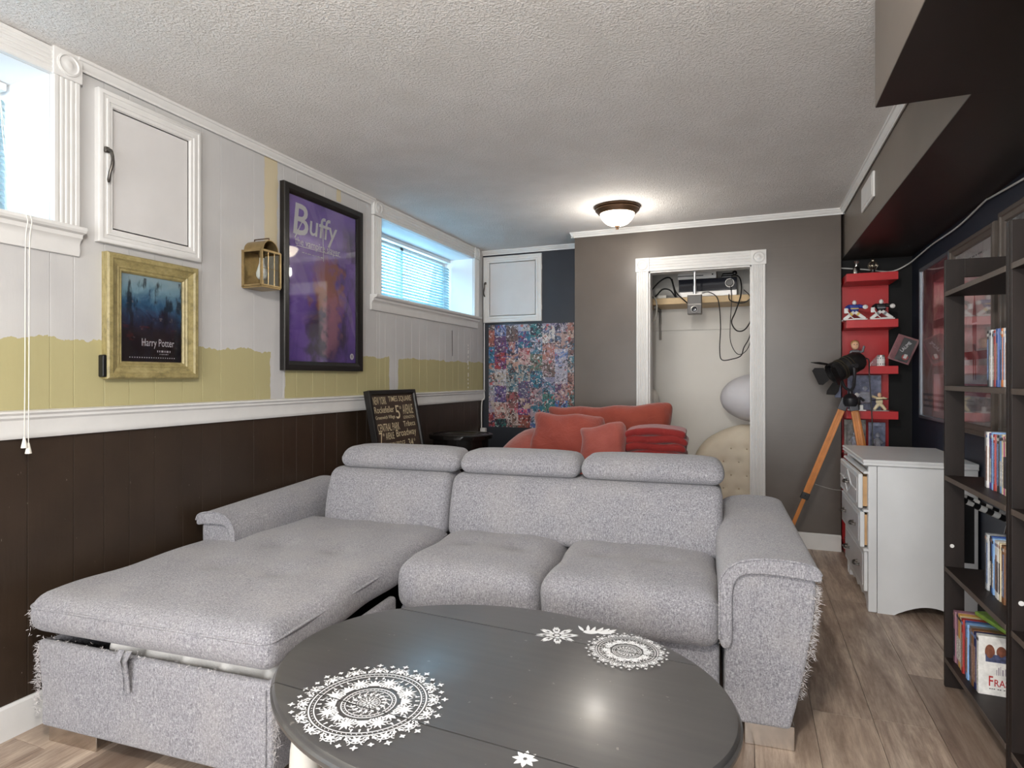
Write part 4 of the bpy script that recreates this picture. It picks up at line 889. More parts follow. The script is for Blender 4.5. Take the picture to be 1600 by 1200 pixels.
cable('black cable bunched at the right end of the closet shelf', [(-.15, 4.97, 1.842), (-.14, 4.95, 1.79), (-.06, 4.94, 1.765), (.0, 4.93, 1.79), (.05, 4.93, 1.86)], .0045)
cable('black cable arching from the left closet wall to the shelf', [(-.78, 4.95, 1.85), (-.68, 4.97, 1.97), (-.60, 5.0, 2.0), (-.57, 5.03, 1.9), (-.55, 4.97, 1.84)], .006)
cable('black cable lying in an arc on the left of the closet shelf', [(-.80, 5.0, 1.85), (-.72, 5.0, 1.855), (-.66, 5.0, 1.91), (-.60, 5.0, 1.9), (-.56, 5.01, 1.845)], .006)
cable('black cable hanging slack between the shelf and the projector', [(-.585, 5.0, 1.99), (-.55, 4.96, 1.88), (-.48, 4.86, 1.80), (-.43, 4.75, 1.75)], .005)
cable('pale grey cable drooping at the left closet jamb', [(-.73, 4.95, 1.86), (-.695, 4.9, 1.80), (-.69, 4.88, 1.72), (-.71, 4.9, 1.66), (-.74, 4.95, 1.645)], .006, cabw)
tag(obj('power_plug', MB().rbox((0, 0, 0), (.07, .04, .03), .008, (1, 1, 1), 3).rbox((-.03, .01, .012), (.03, .03, .02), .006, (1, 1, 1), 3), mat('plug_white', (224, 220, 210), .5), None, (-.665, 5.03, 1.852)), 'white plug lying on the left of the closet shelf', 'plug')
beige = mat('beige_velvet', (206, 194, 174), .8, var=.05, vs=5, bump=.2, bs=30, bd=.006)
bgc = thing('tufted_cushion', 'large beige tufted cushion standing in the closet', 'cushion', (-.02, 4.98, 0))
def tuft(x, y, z):
    d = 0
    for i in range(-3, 4):
        for j in range(0, 8):
            d += .012*math.exp(-((x-i*.11-.055*(j % 2))**2+(z-.06-j*.1)**2)/.0006)
    return (x, y+(d if y < 0 else 0), z)
def bulge(x, y, z):
    w = (x/.39); top = .83-.36*max(0, -x-.02)**1.6*2.6; z = z/.82*top; x2, y2, z2 = tuft(x, y, z); return (x2, y2-.03*(1-w*w), z2)
obj('body', MB().rbox((0, 0, .41), (.78, .3, .82), .13, (40, 4, 40), 6, bulge), beige, bgc, smooth=75)
bt = MB()
for i in range(-3, 3):
    for j in range(0, 8):
        x_, z_ = i*.11+.055*(j % 2), .06+j*.1
        top = .80-.36*max(0, -x_-.02)**1.6*2.6
        if z_ < top-.1: bt.ell((x_, -.15-.03*(1-(x_/.39)**2)+.004, z_), (.006, .004, .006), 8, 6)
obj('button', bt, mat('button_beige', (176, 160, 138), .7), bgc)
def pleat(x, y, z):
    a = math.atan2(z-1.03, y-4.98); k = 1+.03*math.sin(a*24); return (x, 4.98+(y-4.98)*k, 1.03+(z-1.03)*k)
tag(obj('drawstring_bag', MB().ell((.075, 4.98, 1.035), (.29, .2, .185), 90, 24, pleat), mat('pale_grey_cloth', (204, 202, 206), .8, var=.03), None, smooth=80), 'pale grey gathered cloth bag resting on the beige cushion', 'bag')
tag(obj('stored_pillow', MB().rbox((-.86, 5.08, .905), (.3, .3, .42), .12, (8, 6, 8), 5, lambda x, y, z: wrinkle(x, y, z, .01, 14)), sheet_m, None, smooth=75), 'white pillow half hidden behind the left closet jamb', 'pillow')
tag(obj('stored_duvet', MB().rbox((-.93, 5.1, .345), (.32, .36, .69), .12, (8, 6, 8), 5, lambda x, y, z: wrinkle(x, y, z, .02, 12)), mat('cream_duvet', (206, 198, 186), .85, var=.05), None, smooth=75), 'cream bedding stacked at the left inside the closet', 'bedding')

# ------------------------------------------------------------------ white dresser
dw = mat('dresser_white', (214, 215, 216), .4, var=.03, vs=6); dgrey = mat('dresser_drawer_grey', (190, 187, 188), .42, var=.03, vs=8); raw = mat('raw_drawer_wood', (190, 152, 108), .6, var=.12, vs=18)
ds = thing('dresser', 'white painted three drawer dresser beside the bookcase', 'dresser', (.56, 3.855, 0), R(-90))
DW, DD, DH = .70, .46, .775; h2 = DW/2
sp = [(0, 0), (.0, .06), (.0, DH-.03), (DD, DH-.03), (DD, .0), (DD-.03, .0)]+[(DD-.06-(DD-.16)*i/12, .012+.045*math.sin(PI*i/12)) for i in range(13)]+[(.08, .0)]
for x_ in (-h2, h2-.02): obj('side_panel', MB().extr([(y_*(DD-.041)/DD+.041, z_) for y_, z_ in sp], (x_, 0, 0), (0, 1, 0), (0, 0, 1), (.02, 0, 0)), dw, ds, smooth=25)
obj('carcass', MB().box((-h2+.02, .03, .07), (h2-.02, DD, DH-.03)), dw, ds)
obj('corner_post', MB().cham((-h2, .0, 0), (-h2+.04, .04, DH-.03), .006), dw, ds); obj('corner_post', MB().cham((h2-.04, .0, 0), (h2, .04, DH-.03), .006), dw, ds)
tp = MB(); L = []
for ins, z_ in ((.02, DH-.034), (.006, DH-.032), (.0, DH-.026), (.004, DH-.018), (0, DH-.012), (.0, DH-.004), (.004, DH), (.03, DH)): L.append([(-h2-.015+ins, -.025+ins, z_), (h2+.015-ins, -.025+ins, z_), (h2+.015-ins, DD, z_), (-h2-.015+ins, DD, z_)])
obj('top', tp.rings(L), dw, ds, smooth=40)
ap = [(-h2+.02, .085), (h2-.02, .085), (h2-.02, .0), (h2-.07, .0)]+[(h2-.08-(DW-.16)*i/32, .03+.018*abs(math.sin(PI*i/8))) for i in range(33)]+[(-h2+.07, .0), (-h2+.02, .0)]
obj('apron', MB().extr(ap, (0, .004, 0), (1, 0, 0), (0, 0, 1), (0, .02, 0)), dw, ds, smooth=20)
zz = .095
for di, dh in enumerate((.225, .20, .195)):
    z0, z1 = zz, zz+dh-.018; op = (.004, .022, .03)[di]
    d_ = obj('drawer', MB().rbox((0, -op, (z0+z1)/2), (DW-.05, .022, z1-z0), .006, (1, 1, 1), 3), dw, ds)
    obj('drawer_panel', MB().cham((-h2+.06, -op-.014, z0+.022), (h2-.06, -op-.008, z1-.022), .003), dgrey, d_)
    obj('drawer_box', MB().box((-h2+.035, -op+.011, z0+.01), (h2-.035, .32, z1-.015)), raw, d_)
    obj('rail_moulding', MB().rbox((0, -.006, z1+.009), (DW-.005, .03, .014), .006, (1, 1, 1), 3), dw, ds)
    zc = (z0+z1)/2
    if di == 2:
        mu = MB()
        for sx_ in (-1, 1):
            for a, b in (((0, z1-.026), (sx_*.13, zc)), ((0, z0+.026), (sx_*.13, zc)), ((sx_*.13, zc), (sx_*.28, zc))): mu.tube([(a[0], -op-.015, a[1]), (b[0], -op-.015, b[1])], .004, 6)
        obj('diamond_beading', mu, dw, d_)
    for hx in ((0,) if di == 2 else (-.17, .17)):
        hd = MB().tube([(hx-.035, -op-.013, zc), (hx-.034, -op-.03, zc), (hx-.012, -op-.037, zc-.004), (hx+.012, -op-.037, zc-.004), (hx+.034, -op-.03, zc), (hx+.035, -op-.013, zc)], .0055, 8, smooth=3).lathe([(.01, 0), (.009, .004), (0, .006)], 12, M=Matrix.Translation((hx-.035, -op-.012, zc)) @ Mx).lathe([(.01, 0), (.009, .004), (0, .006)], 12, M=Matrix.Translation((hx+.035, -op-.012, zc)) @ Mx)
        obj('handle', hd, pewter, d_)
    zz += dh

# ------------------------------------------------------------------ bookcases and cases
m, n = nmat('espresso_wood'); P = n.coord(); X, Y, Z = n.xyz(P); g = n.noise(n.vec(X*5, Y*5, Z), 7, 4)
n.col(n.ramp(g, [(.3, lin(27, 21, 19)), (.7, lin(36, 28, 25))])); n.b.inputs['Roughness'].default_value = .5; n.b.inputs['Specular IOR Level'].default_value = .3; n.bump(g, .06, .002); esp = m
edge_m = mat('paler_shelf_edge', (84, 74, 67), .5, var=.1, vs=30)  # front edges paler than the shelf boards
BW, BD, BH = .625, .29, 1.645
def bookcase(label, yc):
    t = thing('bookcase', label, 'bookcase', (.70, yc, 0), R(-90), 'dark open-sided bookcases on the right')
    for sx_ in (-1, 1):
        xa = sx_*(BW/2-.009)
        for y0 in (0, BD-.062):
            p = obj('post', MB().cham((xa-.009, y0, 0), (xa+.009, y0+.062, BH), .0015), esp, t)
            if sx_ < 0 and y0 == 0: obj('screw_cap', MB().lathe([(.007, 0), (.007, .002), (0, .003)], 16, M=Matrix.Translation((xa+.009, .022, .545)) @ Matrix.Rotation(R(90), 4, 'Y')), white_trim, p)
        obj('top_side_rail', MB().cham((xa-.009, .062, BH-.07), (xa+.009, BD-.062, BH), .0015), esp, t)
    for z_ in (.115, .465, .815, 1.16, 1.52):
        s_ = obj('shelf', MB().cham((-BW/2+.018, .0, z_-.018), (BW/2-.018, BD-.002, z_), .001), esp, t)
        obj('shelf_edge', MB().box((-BW/2+.0185, -.0015, z_-.0175), (BW/2-.0185, .0005, z_-.0005)), edge_m, s_)
    return t
bookcase('dark brown open-sided bookcase next to the white dresser', 2.47); bookcase('dark brown bookcase cut off by the right picture edge', 1.838)
PAL = {'black': (26, 26, 30), 'grey': (120, 122, 126), 'pale grey': (186, 188, 190), 'blue': (54, 84, 150), 'sky blue': (128, 168, 214), 'white': (224, 222, 218), 'red': (158, 48, 44), 'orange': (204, 120, 58), 'purple': (94, 60, 140), 'pink': (196, 84, 140), 'green': (136, 170, 70), 'cream': (214, 200, 168), 'brown': (126, 88, 58), 'navy': (30, 38, 84), 'mauve': (150, 108, 122), 'gold': (204, 160, 84)}
casem = {k: mat('case_'+k.replace(' ', '_'), v, .35, var=.18, vs=40) for k, v in PAL.items()}
lblm = [mat('spine_print_%d' % i, c_, .4, var=.6, vs=160) for i, c_ in enumerate([(200, 196, 190), (60, 58, 66), (150, 120, 110), (110, 130, 170)])]
def case(colr, t_, x_, yw, z_, label, group, hgt=.19, dep=.136, lean=0.):
    o = thing('disc_case', label, 'disc case', (x_, yw, z_), R(-90), group); o.rotation_euler = (0, 0, R(-90))
    pr_ = [(0, .004), (.0015, .001), (.004, 0), (t_-.004, 0), (t_-.0015, .001), (t_, .004), (t_, dep), (0, dep)]
    obj('case_shell', MB().extr(pr_, (-t_/2, 0, 0), (1, 0, 0), (0, 1, 0), (0, 0, hgt)), casem[colr], o, smooth=30)
    k = random.Random(hash((label)) % 9999 if False else int(yw*9973+z_*101)).randrange(4)
    obj('spine_print', MB().box((-t_/2+.003, -.0004, hgt*.12), (t_/2-.003, .001, hgt*(.55+.1*k))), lblm[k], o, smooth=0)
    obj('spine_band', MB().box((-t_/2+.002, -.0004, hgt*.9), (t_/2-.002, .001, hgt*.95)), lblm[(k+1) % 4], o, smooth=0)
    return o
def row(cols, y_start, z_, where, x_=.755, tmin=.013, tmax=.017, hg=.19, grp=None):
    y = y_start; r_ = random.Random(int(z_*1000)); out = []
    for i, cname in enumerate(cols):
        t_ = r_.uniform(tmin, tmax); y -= t_/2
        out.append(case(cname, t_, x_+r_.uniform(-.003, .003), y, z_, '%s disc case, %s from the dresser end of %s' % (cname, ORD[i], where), grp or 'disc cases on '+where, hg+r_.uniform(-.004, .003))); y -= t_/2+.0006
    return out
row(['black', 'pale grey', 'grey', 'red', 'navy', 'blue', 'sky blue', 'orange', 'white', 'white', 'blue', 'black', 'grey'], 2.505, 1.1605, 'the fourth shelf up')
row(['grey', 'white', 'purple', 'purple', 'sky blue', 'red', 'white', 'black', 'sky blue', 'cream', 'pink', 'cream', 'green', 'green'], 2.53, .8155, 'the third shelf up')
row(['grey', 'pale grey', 'black', 'blue', 'sky blue', 'white', 'white', 'white', 'cream', 'brown', 'brown', 'orange', 'black'], 2.525, .4655, 'the second shelf up')
big = row(['mauve', 'mauve', 'gold', 'cream', 'red', 'blue', 'sky blue', 'grey', 'brown', 'navy', 'white'], 2.745, .1155, 'the bottom shelf', .722, .018, .026, .195)
row(['navy', 'black', 'navy', 'grey', 'blue', 'black'], 2.13, .4655, 'the right edge bookcase', .752)
fc = big[-1]; fc['label'] = 'white boxed disc set with red lettering, front cover facing the room'
tx = .5*.026+.0006; q_ = [c_ for c_ in fc.children if c_.name.startswith('case_shell')][0].dimensions
ph_ = thing('t', 't', 't'); bpy.data.objects.remove(ph_)
tw = max(v.co.x for v in [c_ for c_ in fc.children if c_.name.startswith('case_shell')][0].data.vertices)
crim = mat('print_crimson', (176, 34, 34), .5); inkk = mat('print_ink', (60, 58, 60), .5)
text('F', .012, .034, crim, fc, (tw+.0006, .035, .048), rot=(0, 0, R(90)), off=.01); text('RASIER', .075, .024, crim, fc, (tw+.0006, .082, .043), rot=(0, 0, R(90)), off=.01)
text('--- -- - ---- --', .09, .003, inkk, fc, (tw+.0006, .075, .022), name='fine_print', rot=(0, 0, R(90)))
pb = MB()
for (y_, z_, ry, rz_) in ((.032, .145, .014, .026), (.064, .148, .014, .02), (.1, .15, .022, .032)): pb.ell((tw+.0002, y_, z_), (.0005, ry, rz_), 20, 10)
obj('cover_photo', pb, mat('print_auburn', (118, 72, 54), .5, var=.5, vs=60), fc); obj('cover_photo', MB().box((tw, .02, .112), (tw+.0005, .125, .138)), mat('print_slate', (74, 80, 110), .5, var=.5, vs=70), fc, smooth=0)
obj('skyline_print', MB().box((tw, .05, .07), (tw+.0005, .052, .088)).box((tw, .055, .07), (tw+.0005, .058, .096)).box((tw, .061, .07), (tw+.0005, .0625, .1)).box((tw, .066, .07), (tw+.0005, .07, .09)).box((tw, .074, .07), (tw+.0005, .076, .094)), MATS['print_grey'], fc, smooth=0)
tag(obj('flat_case', MB().rbox((0, 0, 0), (.135, .19, .015), .004, (1, 1, 1), 2), casem['green'], None, (.86, 2.62, .325), (0, 0, R(12))), 'green disc case lying flat on top of the bottom shelf cases', 'disc case').location.z = .3205
# striped bar stool behind the bookcase
stl = thing('folding_stool', 'folded stool with black and white striped bars behind the bookcase', 'stool', (.9, 3.12, 0))
for k_, (dy, dz) in enumerate(((0, 0), (.09, .012))):
    A, B = Vector((-.085, -.1+dy, .685+dz)), Vector((.10, -.08+dy, .60+dz)); N = 8
    for i in range(N):
        p, q = A.lerp(B, i/N), A.lerp(B, (i+1)/N); obj('bar_segment', MB().tube([p, q], .013, 12), (blk if i % 2 == 0 else white_trim), stl)
obj('leg', MB().tube([(-.075, -.1, .68), (-.09, .0, .4), (-.06, .14, .012)], .008, 10).tube([(-.075, -.01, .69), (-.09, -.05, .4), (-.06, -.16, .012)], .008, 10), mat('chrome_tube', (170, 170, 172), .2, 1), stl); obj('leg', MB().tube([(.09, -.08, .6), (.08, .0, .4), (.07, .14, .012)], .008, 10), MATS['chrome_tube'], stl)
obj('strap', MB().box((-.075, -.105, .42), (-.035, -.1, .68)), blk, stl)

# ------------------------------------------------------------------ red wall shelf unit and what stands on it
redl = mat('red_lacquer', (186, 40, 44), .32, var=.04, vs=6)
ru = thing('red_shelf_unit', 'tall narrow glossy red wall shelf unit in the dark recess', 'shelf', (.745, YA-.002, 0))
obj('back_panel', MB().cham((-.142, -.03, .02), (.142, 0, 1.83), .002), redl, ru)
SZ = [1.88, 1.572, 1.268, .972, .668, .362, .06]
for z_ in SZ: obj('shelf', MB().cham((-.148, -.29, z_-.052), (.148, -.03, z_), .002), redl, ru)
FY = YA-.2                                             # depth line of the things on the shelves
sv = mat('polished_silver', (190, 190, 188), .18, 1.0); gold_ = mat('trophy_bronze', (150, 140, 126), .25, .9)
tag(obj('silver_trophy', MB().lathe([(.0, .0), (.024, .0), (.024, .006), (.021, .008), (.021, .045), (.016, .052), (.009, .058), (.009, .075), (.017, .088), (.019, .093), (.0, .094)], 24), sv, None, (.668, FY, SZ[0]+.0005), smooth=40), 'small silver cup trophy on the top red shelf', 'trophy')
tr_ = thing('ball_trophy', 'small trophy with an openwork ball on the top red shelf', 'trophy', (.765, FY, SZ[0]+.0005))
obj('base', MB().lathe([(.02, 0), (.02, .012), (.012, .016), (.014, .03), (0, .03)], 20), blk, tr_)
lat = MB()
for k_ in range(5): a = PI*k_/5; lat.tube([(.028*math.cos(t)*math.cos(a), .028*math.cos(t)*math.sin(a), .058+.028*math.sin(t)) for t in np.linspace(0, 2*PI, 24, endpoint=False)], .0028, 6, closed=True)
lat.ell((0, 0, .092), (.012, .012, .014)); obj('ball', lat, gold_, tr_)
wpl = mat('figure_white', (226, 224, 222), .45)
def goalie(label, x, colr, trim):
    g_ = thing('goalie_figurine', label, 'figurine', (x, FY-.04, SZ[1]+.0005), 0, 'hockey figurines on the red shelf'); jm = mat('jersey_'+label.split()[0], colr, .5); tm = mat('trim_'+label.split()[0], trim, .5)
    obj('base', MB().cham((-.07, -.05, 0), (.07, .05, .008), .002), wpl, g_)
    obj('body', MB().rbox((0, 0, .082), (.06, .036, .05), .014, (3, 3, 3), 3, lambda a, b, c: (a*(.75+.5*(c-.057)/.05), b, c)).tube([(-.025, 0, .097), (-.045, -.012, .085), (-.05, -.025, .066)], [.013, .012, .009], 10, smooth=3).tube([(.025, 0, .097), (.045, -.012, .09), (.056, -.025, .085)], [.013, .012, .009], 10, smooth=3), jm, g_, smooth=60)
    obj('mask', MB().ell((0, -.006, .119), (.013, .015, .016), 14, 10), wpl, g_, smooth=70)
    obj('chest_stripe', MB().cham((-.024, -.0195, .075), (.024, -.017, .082), .001), tm, g_)
    for sx_ in (-1, 1):
        M_ = Matrix.Translation((sx_*.032, -.014, .032)) @ Matrix.Rotation(R(sx_*-50), 4, 'Y')
        obj('leg_pad', MB().rbox((0, 0, 0), (.022, .016, .078), .005, (1, 1, 2), 3, None, M_), wpl, g_); obj('pad_stripe', MB().cham((-.011, -.0095, .008), (.011, -.008, .022), .0005, M_), tm, g_)
    obj('blocker', MB().rbox((-.052, -.032, .064), (.024, .01, .034), .004, (1, 1, 1), 3), wpl, g_); obj('catch_glove', MB().ell((.06, -.03, .086), (.016, .011, .015), 14, 8), wpl, g_)
    obj('stick', MB().tube([(-.052, -.036, .075), (-.03, -.045, .03), (-.008, -.055, .006)], .003, 8).cham((-.008, -.058, .001), (.035, -.052, .011), .001), wpl, g_)
    return g_
goalie('blue-jersey hockey goalie figurine on the second red shelf', .65, (44, 60, 140), (214, 184, 90)); goalie('black-jersey hockey goalie figurine on the second red shelf', .805, (24, 24, 28), (120, 124, 130))
skin = mat('figure_skin', (222, 178, 146), .5); hairm = mat('figure_hair', (176, 128, 78), .6)
bh = thing('bobblehead', 'fair-haired bobblehead figure behind the studio lamp', 'figurine', (.66, FY, SZ[2]+.0005))
obj('base', MB().lathe([(.028, 0), (.028, .01), (.02, .012)], 20), blk, bh); obj('body', MB().rbox((0, 0, .06), (.06, .036, .1), .016, (3, 3, 5), 3, lambda a, b, c: (a*(.7+.4*min(1, c/.09)), b, c)).tube([(.025, 0, .095), (.045, -.006, .1), (.052, -.012, .135)], [.01, .009, .007], 8), mat('figure_grey', (110, 110, 116), .5), bh, smooth=60)
obj('head', MB().ell((0, -.004, .14), (.024, .024, .03), 18, 12).ell((0, -.028, .138), (.004, .005, .006), 8, 6), skin, bh, smooth=70); obj('hair', MB().ell((0, .004, .152), (.026, .025, .024), 18, 12), hairm, bh, smooth=70)
obj('eye', MB().ell((-.008, -.0265, .144), (.003, .0015, .003), 8, 6).ell((.008, -.0265, .144), (.003, .0015, .003), 8, 6), blk, bh)
jar = thing('small_jar', 'small white and black jar on the third red shelf', 'jar', (.803, FY-.05, SZ[2]+.0005))
obj('body', MB().lathe([(.022, 0), (.023, .004), (.023, .055), (.02, .058)], 24), wpl, jar); obj('lid', MB().lathe([(.021, .058), (.021, .07), (.018, .072), (0, .072)], 24), slv, jar)
for z_ in (.012, .05):
    dt = MB()
    for i in range(10): a = 2*PI*i/10; dt.ell((.0228*math.cos(a), .0228*math.sin(a), z_), (.003, .003, .004), 8, 6)
    obj('dot_band', dt, blk, jar)
pw_ = thing('acrylic_wedge', 'clear acrylic wedge standing beside the small jar', 'stand', (.757, FY-.04, SZ[2]+.0005))
obj('wedge', MB().extr([(-.03, 0), (.03, 0), (.03, .075)], (0, 0, 0), (1, 0, 0), (0, 0, 1), (0, .008, 0)), mat('clear_acrylic', (238, 226, 230), .08, trans=.8), pw_)
# blister pack leaning off the shelf end
bp = thing('blister_pack', 'clear plastic hockey figure pack leaning at the end of the red shelf', 'package', (.895, FY-.06, SZ[2]+.028)); bp.rotation_euler = (0, R(22), R(-8))
obj('card', MB().cham((-.062, 0, 0), (.062, .004, .17), .001), mat('card_maroon', (120, 60, 66), .4, var=.25, vs=30), bp); obj('bubble', MB().rbox((0, -.02, .085), (.115, .036, .155), .008, (1, 1, 1), 3), mat('pack_plastic', (248, 246, 247), .04, trans=1, ior=1.06), bp)
obj('insert', MB().cham((-.025, -.004, .012), (.05, -.001, .158), .001), mat('insert_black', (30, 28, 30), .4), bp); text('LALIME', .075, .02, lett_w, bp, (.005, -.0046, .105), rot=(0, R(-68), 0)); obj('crest', MB().lathe([(.018, 0), (.018, .001), (0, .001)], 20, M=Matrix.Translation((.026, -.0042, .04)) @ Mx), mat('crest_red', (190, 60, 54), .4), bp)
obj('figure', MB().rbox((.026, -.008, .045), (.02, .01, .03), .004, (1, 1, 1), 3), wpl, bp)
def pack(label, x, z, w, h, tint, name='plastic_pack'):
    p = thing(name, label, 'package', (x, FY+.05, z), 0, 'boxed figures on the red shelf')
    obj('card', MB().cham((-w/2, .02, 0), (w/2, .026, h), .001), mat('card_'+label.split()[0]+label.split()[-2], tint, .4, var=.5, vs=28), p); obj('bubble', MB().rbox((0, -.006, h*.46), (w*.86, .05, h*.86), .016, (2, 2, 2), 3), mat('pack_plastic_clear', (246, 247, 250), .04, trans=1, ior=1.06), p)
    obj('figure', MB().rbox((0, 0, h*.36), (w*.34, .024, h*.34), .012, (2, 2, 3), 3).ell((0, -.004, h*.62), (.014, .014, .017), 12, 8).tube([(-w*.12, 0, h*.48), (-w*.26, -.01, h*.36)], .009, 8).tube([(w*.12, 0, h*.48), (w*.26, -.01, h*.38)], .009, 8), mat('pack_figure', (170, 172, 182), .5, var=.4, vs=40), p, smooth=60)
    return p
pack('silver boxed hockey figure behind the guitar player on the fourth shelf', .725, SZ[3]+.0005, .2, .235, (122, 126, 150)); pack('grey boxed hockey figure on the fifth red shelf', .67, SZ[4]+.0005, .13, .235, (150, 146, 140)); pack('white boxed hockey figure at the right of the fifth red shelf', .80, SZ[4]+.0005, .1, .22, (130, 136, 160))
gp = thing('skater_figurine', 'cream posed figurine on the right of the fourth red shelf', 'figurine', (.79, FY-.07, SZ[3]+.0005)); crm = mat('figure_cream', (220, 204, 168), .5)
obj('base', MB().cham((-.05, -.03, 0), (.05, .03, .006), .002), slv, gp)
obj('body', MB().tube([(-.03, 0, .008), (-.012, 0, .035), (0, 0, .05)], [.009, .011, .013], 10).tube([(.035, 0, .008), (.016, 0, .035), (0, 0, .05)], [.009, .011, .013], 10).rbox((0, 0, .07), (.04, .026, .044), .01, (2, 2, 2), 3).tube([(-.018, 0, .088), (-.04, -.006, .095)], .008, 8).tube([(.018, 0, .088), (.04, -.006, .078)], .008, 8), crm, gp, smooth=60); obj('head', MB().ell((0, -.004, .106), (.012, .012, .015), 14, 10), skin, gp, smooth=70)
obj('stick', MB().tube([(.05, -.01, .08), (-.05, -.02, .07)], .003, 8), blk, gp)
sk = thing('skater_figurine', 'black and white posed figurine on the left of the fourth red shelf', 'figurine', (.66, FY-.07, SZ[3]+.0005))
obj('base', MB().cham((-.05, -.04, 0), (.05, .04, .008), .002), wpl, sk); obj('body', MB().tube([(-.025, 0, .008), (-.01, 0, .03), (0, 0, .05)], [.011, .012, .014], 10).tube([(.03, 0, .008), (.014, 0, .03), (0, 0, .05)], [.011, .012, .014], 10).rbox((0, 0, .068), (.044, .028, .044), .01, (2, 2, 2), 3).tube([(-.018, 0, .086), (-.038, -.012, .06)], .009, 8).tube([(.018, 0, .086), (.04, -.012, .066)], .009, 8), blk, sk, smooth=60); obj('mask', MB().ell((0, -.006, .104), (.013, .014, .016), 14, 10), wpl, sk, smooth=70); obj('leg_pad', MB().rbox((-.022, -.014, .022), (.02, .012, .034), .004, (1, 1, 1), 2).rbox((.026, -.014, .022), (.02, .012, .034), .004, (1, 1, 1), 2), wpl, sk)
for lb, x, z, i in (('silver and white figurine on the bottom red shelf behind the dresser', .63, SZ[6], 1), ('dark figurine on the lowest but one red shelf behind the dresser', .63, SZ[5], 2)):
    f_ = copy_tree(sk); f_.location = (x, FY-.07, z+.0005); f_['label'] = lb

# ------------------------------------------------------------------ tripod studio lamp
oak = mat('amber_oak', (190, 118, 52), .4, var=.16, vs=14)
tp_ = thing('tripod_lamp', 'black studio spotlight on an amber wooden tripod beside the red shelf', 'lamp', (.595, 4.34, 0))
HUB = Vector((0, 0, 1.06))
for fx, fy in ((-.385, .02), (.155, -.06), (.2, .05)):
    foot = Vector((fx, fy, .012)); d = (foot-HUB).normalized(); top = HUB+d*.03+Vector((fx*.06, fy*.06, 0)); s_ = d.cross(Vector((0, 1, 0))).normalized(); f_ = s_.cross(d)
    M_ = Matrix((s_, f_, d)).transposed().to_4x4(); M_.translation = top; L = (foot-top).length; mid = L*.62
    lg = MB().cham((-.02, -.009, 0), (-.005, .009, mid), .002, M_).cham((.005, -.009, 0), (.02, .009, mid), .002, M_).cham((-.02, -.009, 0), (.02, .009, .06), .002, M_).cham((-.006, -.006, .05), (.006, .006, mid), .001, M_)
    l_ = obj('leg', lg, oak, tp_); obj('lower_leg', MB().cham((-.012, -.008, mid-.02), (.012, .008, L-.02), .002, M_), oak, l_)
    obj('leg_clamp', MB().cham((-.024, -.013, mid-.04), (.024, .013, mid+.005), .003, M_).tube([M_ @ Vector((0, -.013, mid-.02)), M_ @ Vector((0, -.03, mid-.02))], .006, 8), blk, l_); obj('leg_collar', MB().cham((-.024, -.013, -.03), (.024, .013, .05), .003, M_), mat('gunmetal', (62, 62, 66), .4, .5), l_); obj('spike', MB().lathe([(.006, 0), (.002, .03)], 10, M=M_ @ Matrix.Translation((0, 0, L-.03))), sv, l_)
obj('hub', MB().lathe([(.035, -.05), (.045, -.03), (.045, .0), (.03, .02), (.012, .03), (.012, .06)], 24, tuple(HUB)), mat('hub_black', (38, 38, 42), .4, .3), tp_)
obj('brace_chain', MB().tube([(-.2, .01, .5), (-.1, .0, .475), (.0, -.01, .475), (.08, -.03, .5)], .0022, 6, smooth=4), slv, tp_)
ax = Vector((-.80, -.36, -.44)).normalized(); C0 = Vector((-.02, -.02, 1.265)); zz_ = ax; xx_ = Vector((0, 0, 1)).cross(zz_).normalized(); yy_ = zz_.cross(xx_); HM = Matrix((xx_, yy_, zz_)).transposed().to_4x4(); HM.translation = C0
hb = mat('lamp_black', (30, 29, 30), .45, .2, var=.1, vs=30)
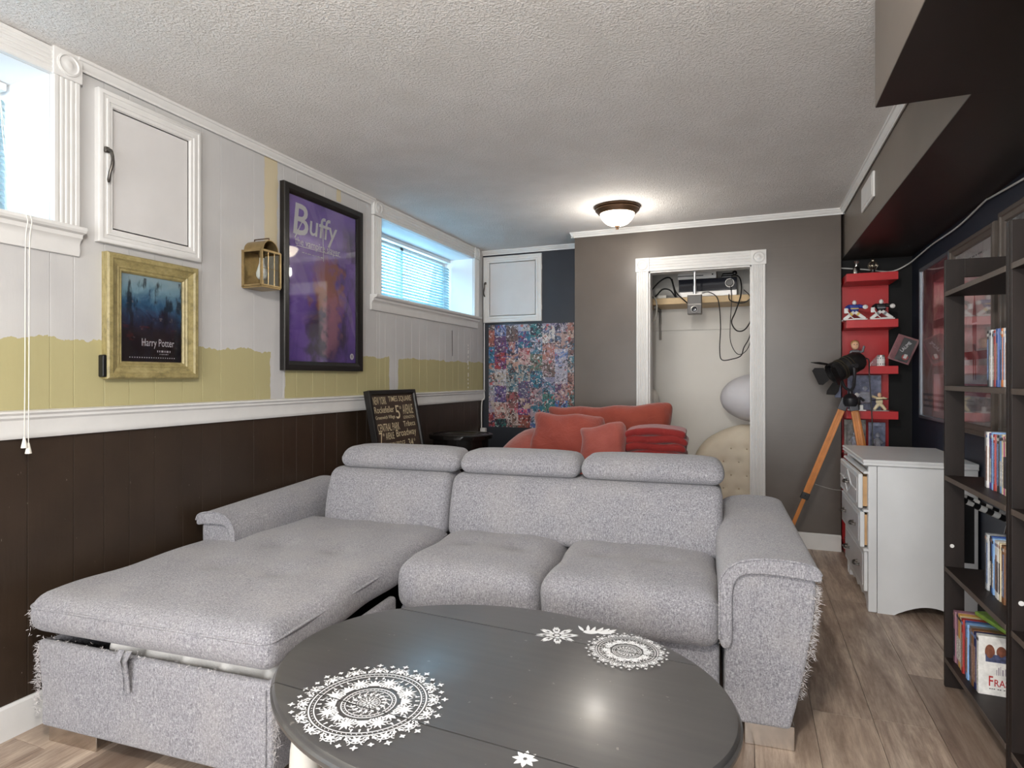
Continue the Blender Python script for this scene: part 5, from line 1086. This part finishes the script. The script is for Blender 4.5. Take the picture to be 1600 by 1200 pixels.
obj('lamp_body', MB().lathe([(0, -.115), (.03, -.112), (.05, -.098), (.062, -.075), (.064, -.03), (.064, .02), (.060, .03), (.060, .07), (.066, .075), (.066, .11), (.058, .11), (.055, .08), (0, .075)], 32, M=HM), hb, tp_, smooth=40)
rg = MB()
for z_ in (-.02, .0, .035, .05): rg.lathe([(.0635, z_), (.067, z_+.002), (.067, z_+.005), (.0635, z_+.007)], 32, M=HM)
obj('cooling_ring', rg, mat('ring_bronze', (86, 78, 66), .35, .7), tp_); obj('lens', MB().lathe([(.055, .085), (.04, .095), (.02, .1), (0, .101)], 28, M=HM), MATS['lens_glass'], tp_)
for a_, w_, l_ in ((0, .1, .085), (90, .1, .07), (180, .1, .085), (270, .1, .07)):
    M_ = HM @ Matrix.Translation((0, 0, .11)) @ Matrix.Rotation(R(a_), 4, 'Z') @ Matrix.Translation((0, .062, 0)) @ Matrix.Rotation(R(-38), 4, 'X')
    obj('barn_door', MB().extr([(-w_*.42, 0), (w_*.42, 0), (w_*.62, l_*.7), (w_*.5, l_), (-w_*.5, l_), (-w_*.62, l_*.7)], (0, 0, 0), (1, 0, 0), (0, 0, 1), (0, .002, 0), M_), hb, tp_)
ya = yy_ if abs(xx_.z) > .5 else xx_
yk = MB()
for s_ in (-1, 1): yk.tube([C0+xx_*s_*.07, C0+xx_*s_*.075+Vector((0, 0, -.05)), C0+xx_*s_*.05+Vector((.01, .01, -.13)), HUB+Vector((0, 0, .05))], .009, 8, smooth=3).tube([C0+xx_*s_*.06, C0+xx_*s_*.095], .014, 12)
obj('yoke', yk, MATS['gunmetal'], tp_); obj('tag_card', MB().rbox((-.075, -.04, 1.1), (.035, .006, .07), .003, (1, 1, 1), 2), mat('blue_grey_plastic', (74, 82, 110), .4), tp_)
obj('power_cord', MB().tube([C0-ax*.105, C0-ax*.13+Vector((.02, 0, -.02)), Vector((.105, .0, 1.2)), Vector((.115, -.01, 1.0)), Vector((.12, -.02, .8)), Vector((.12, -.06, .3)), Vector((.1, -.05, .01))], .004, 8, smooth=6), cab, tp_)
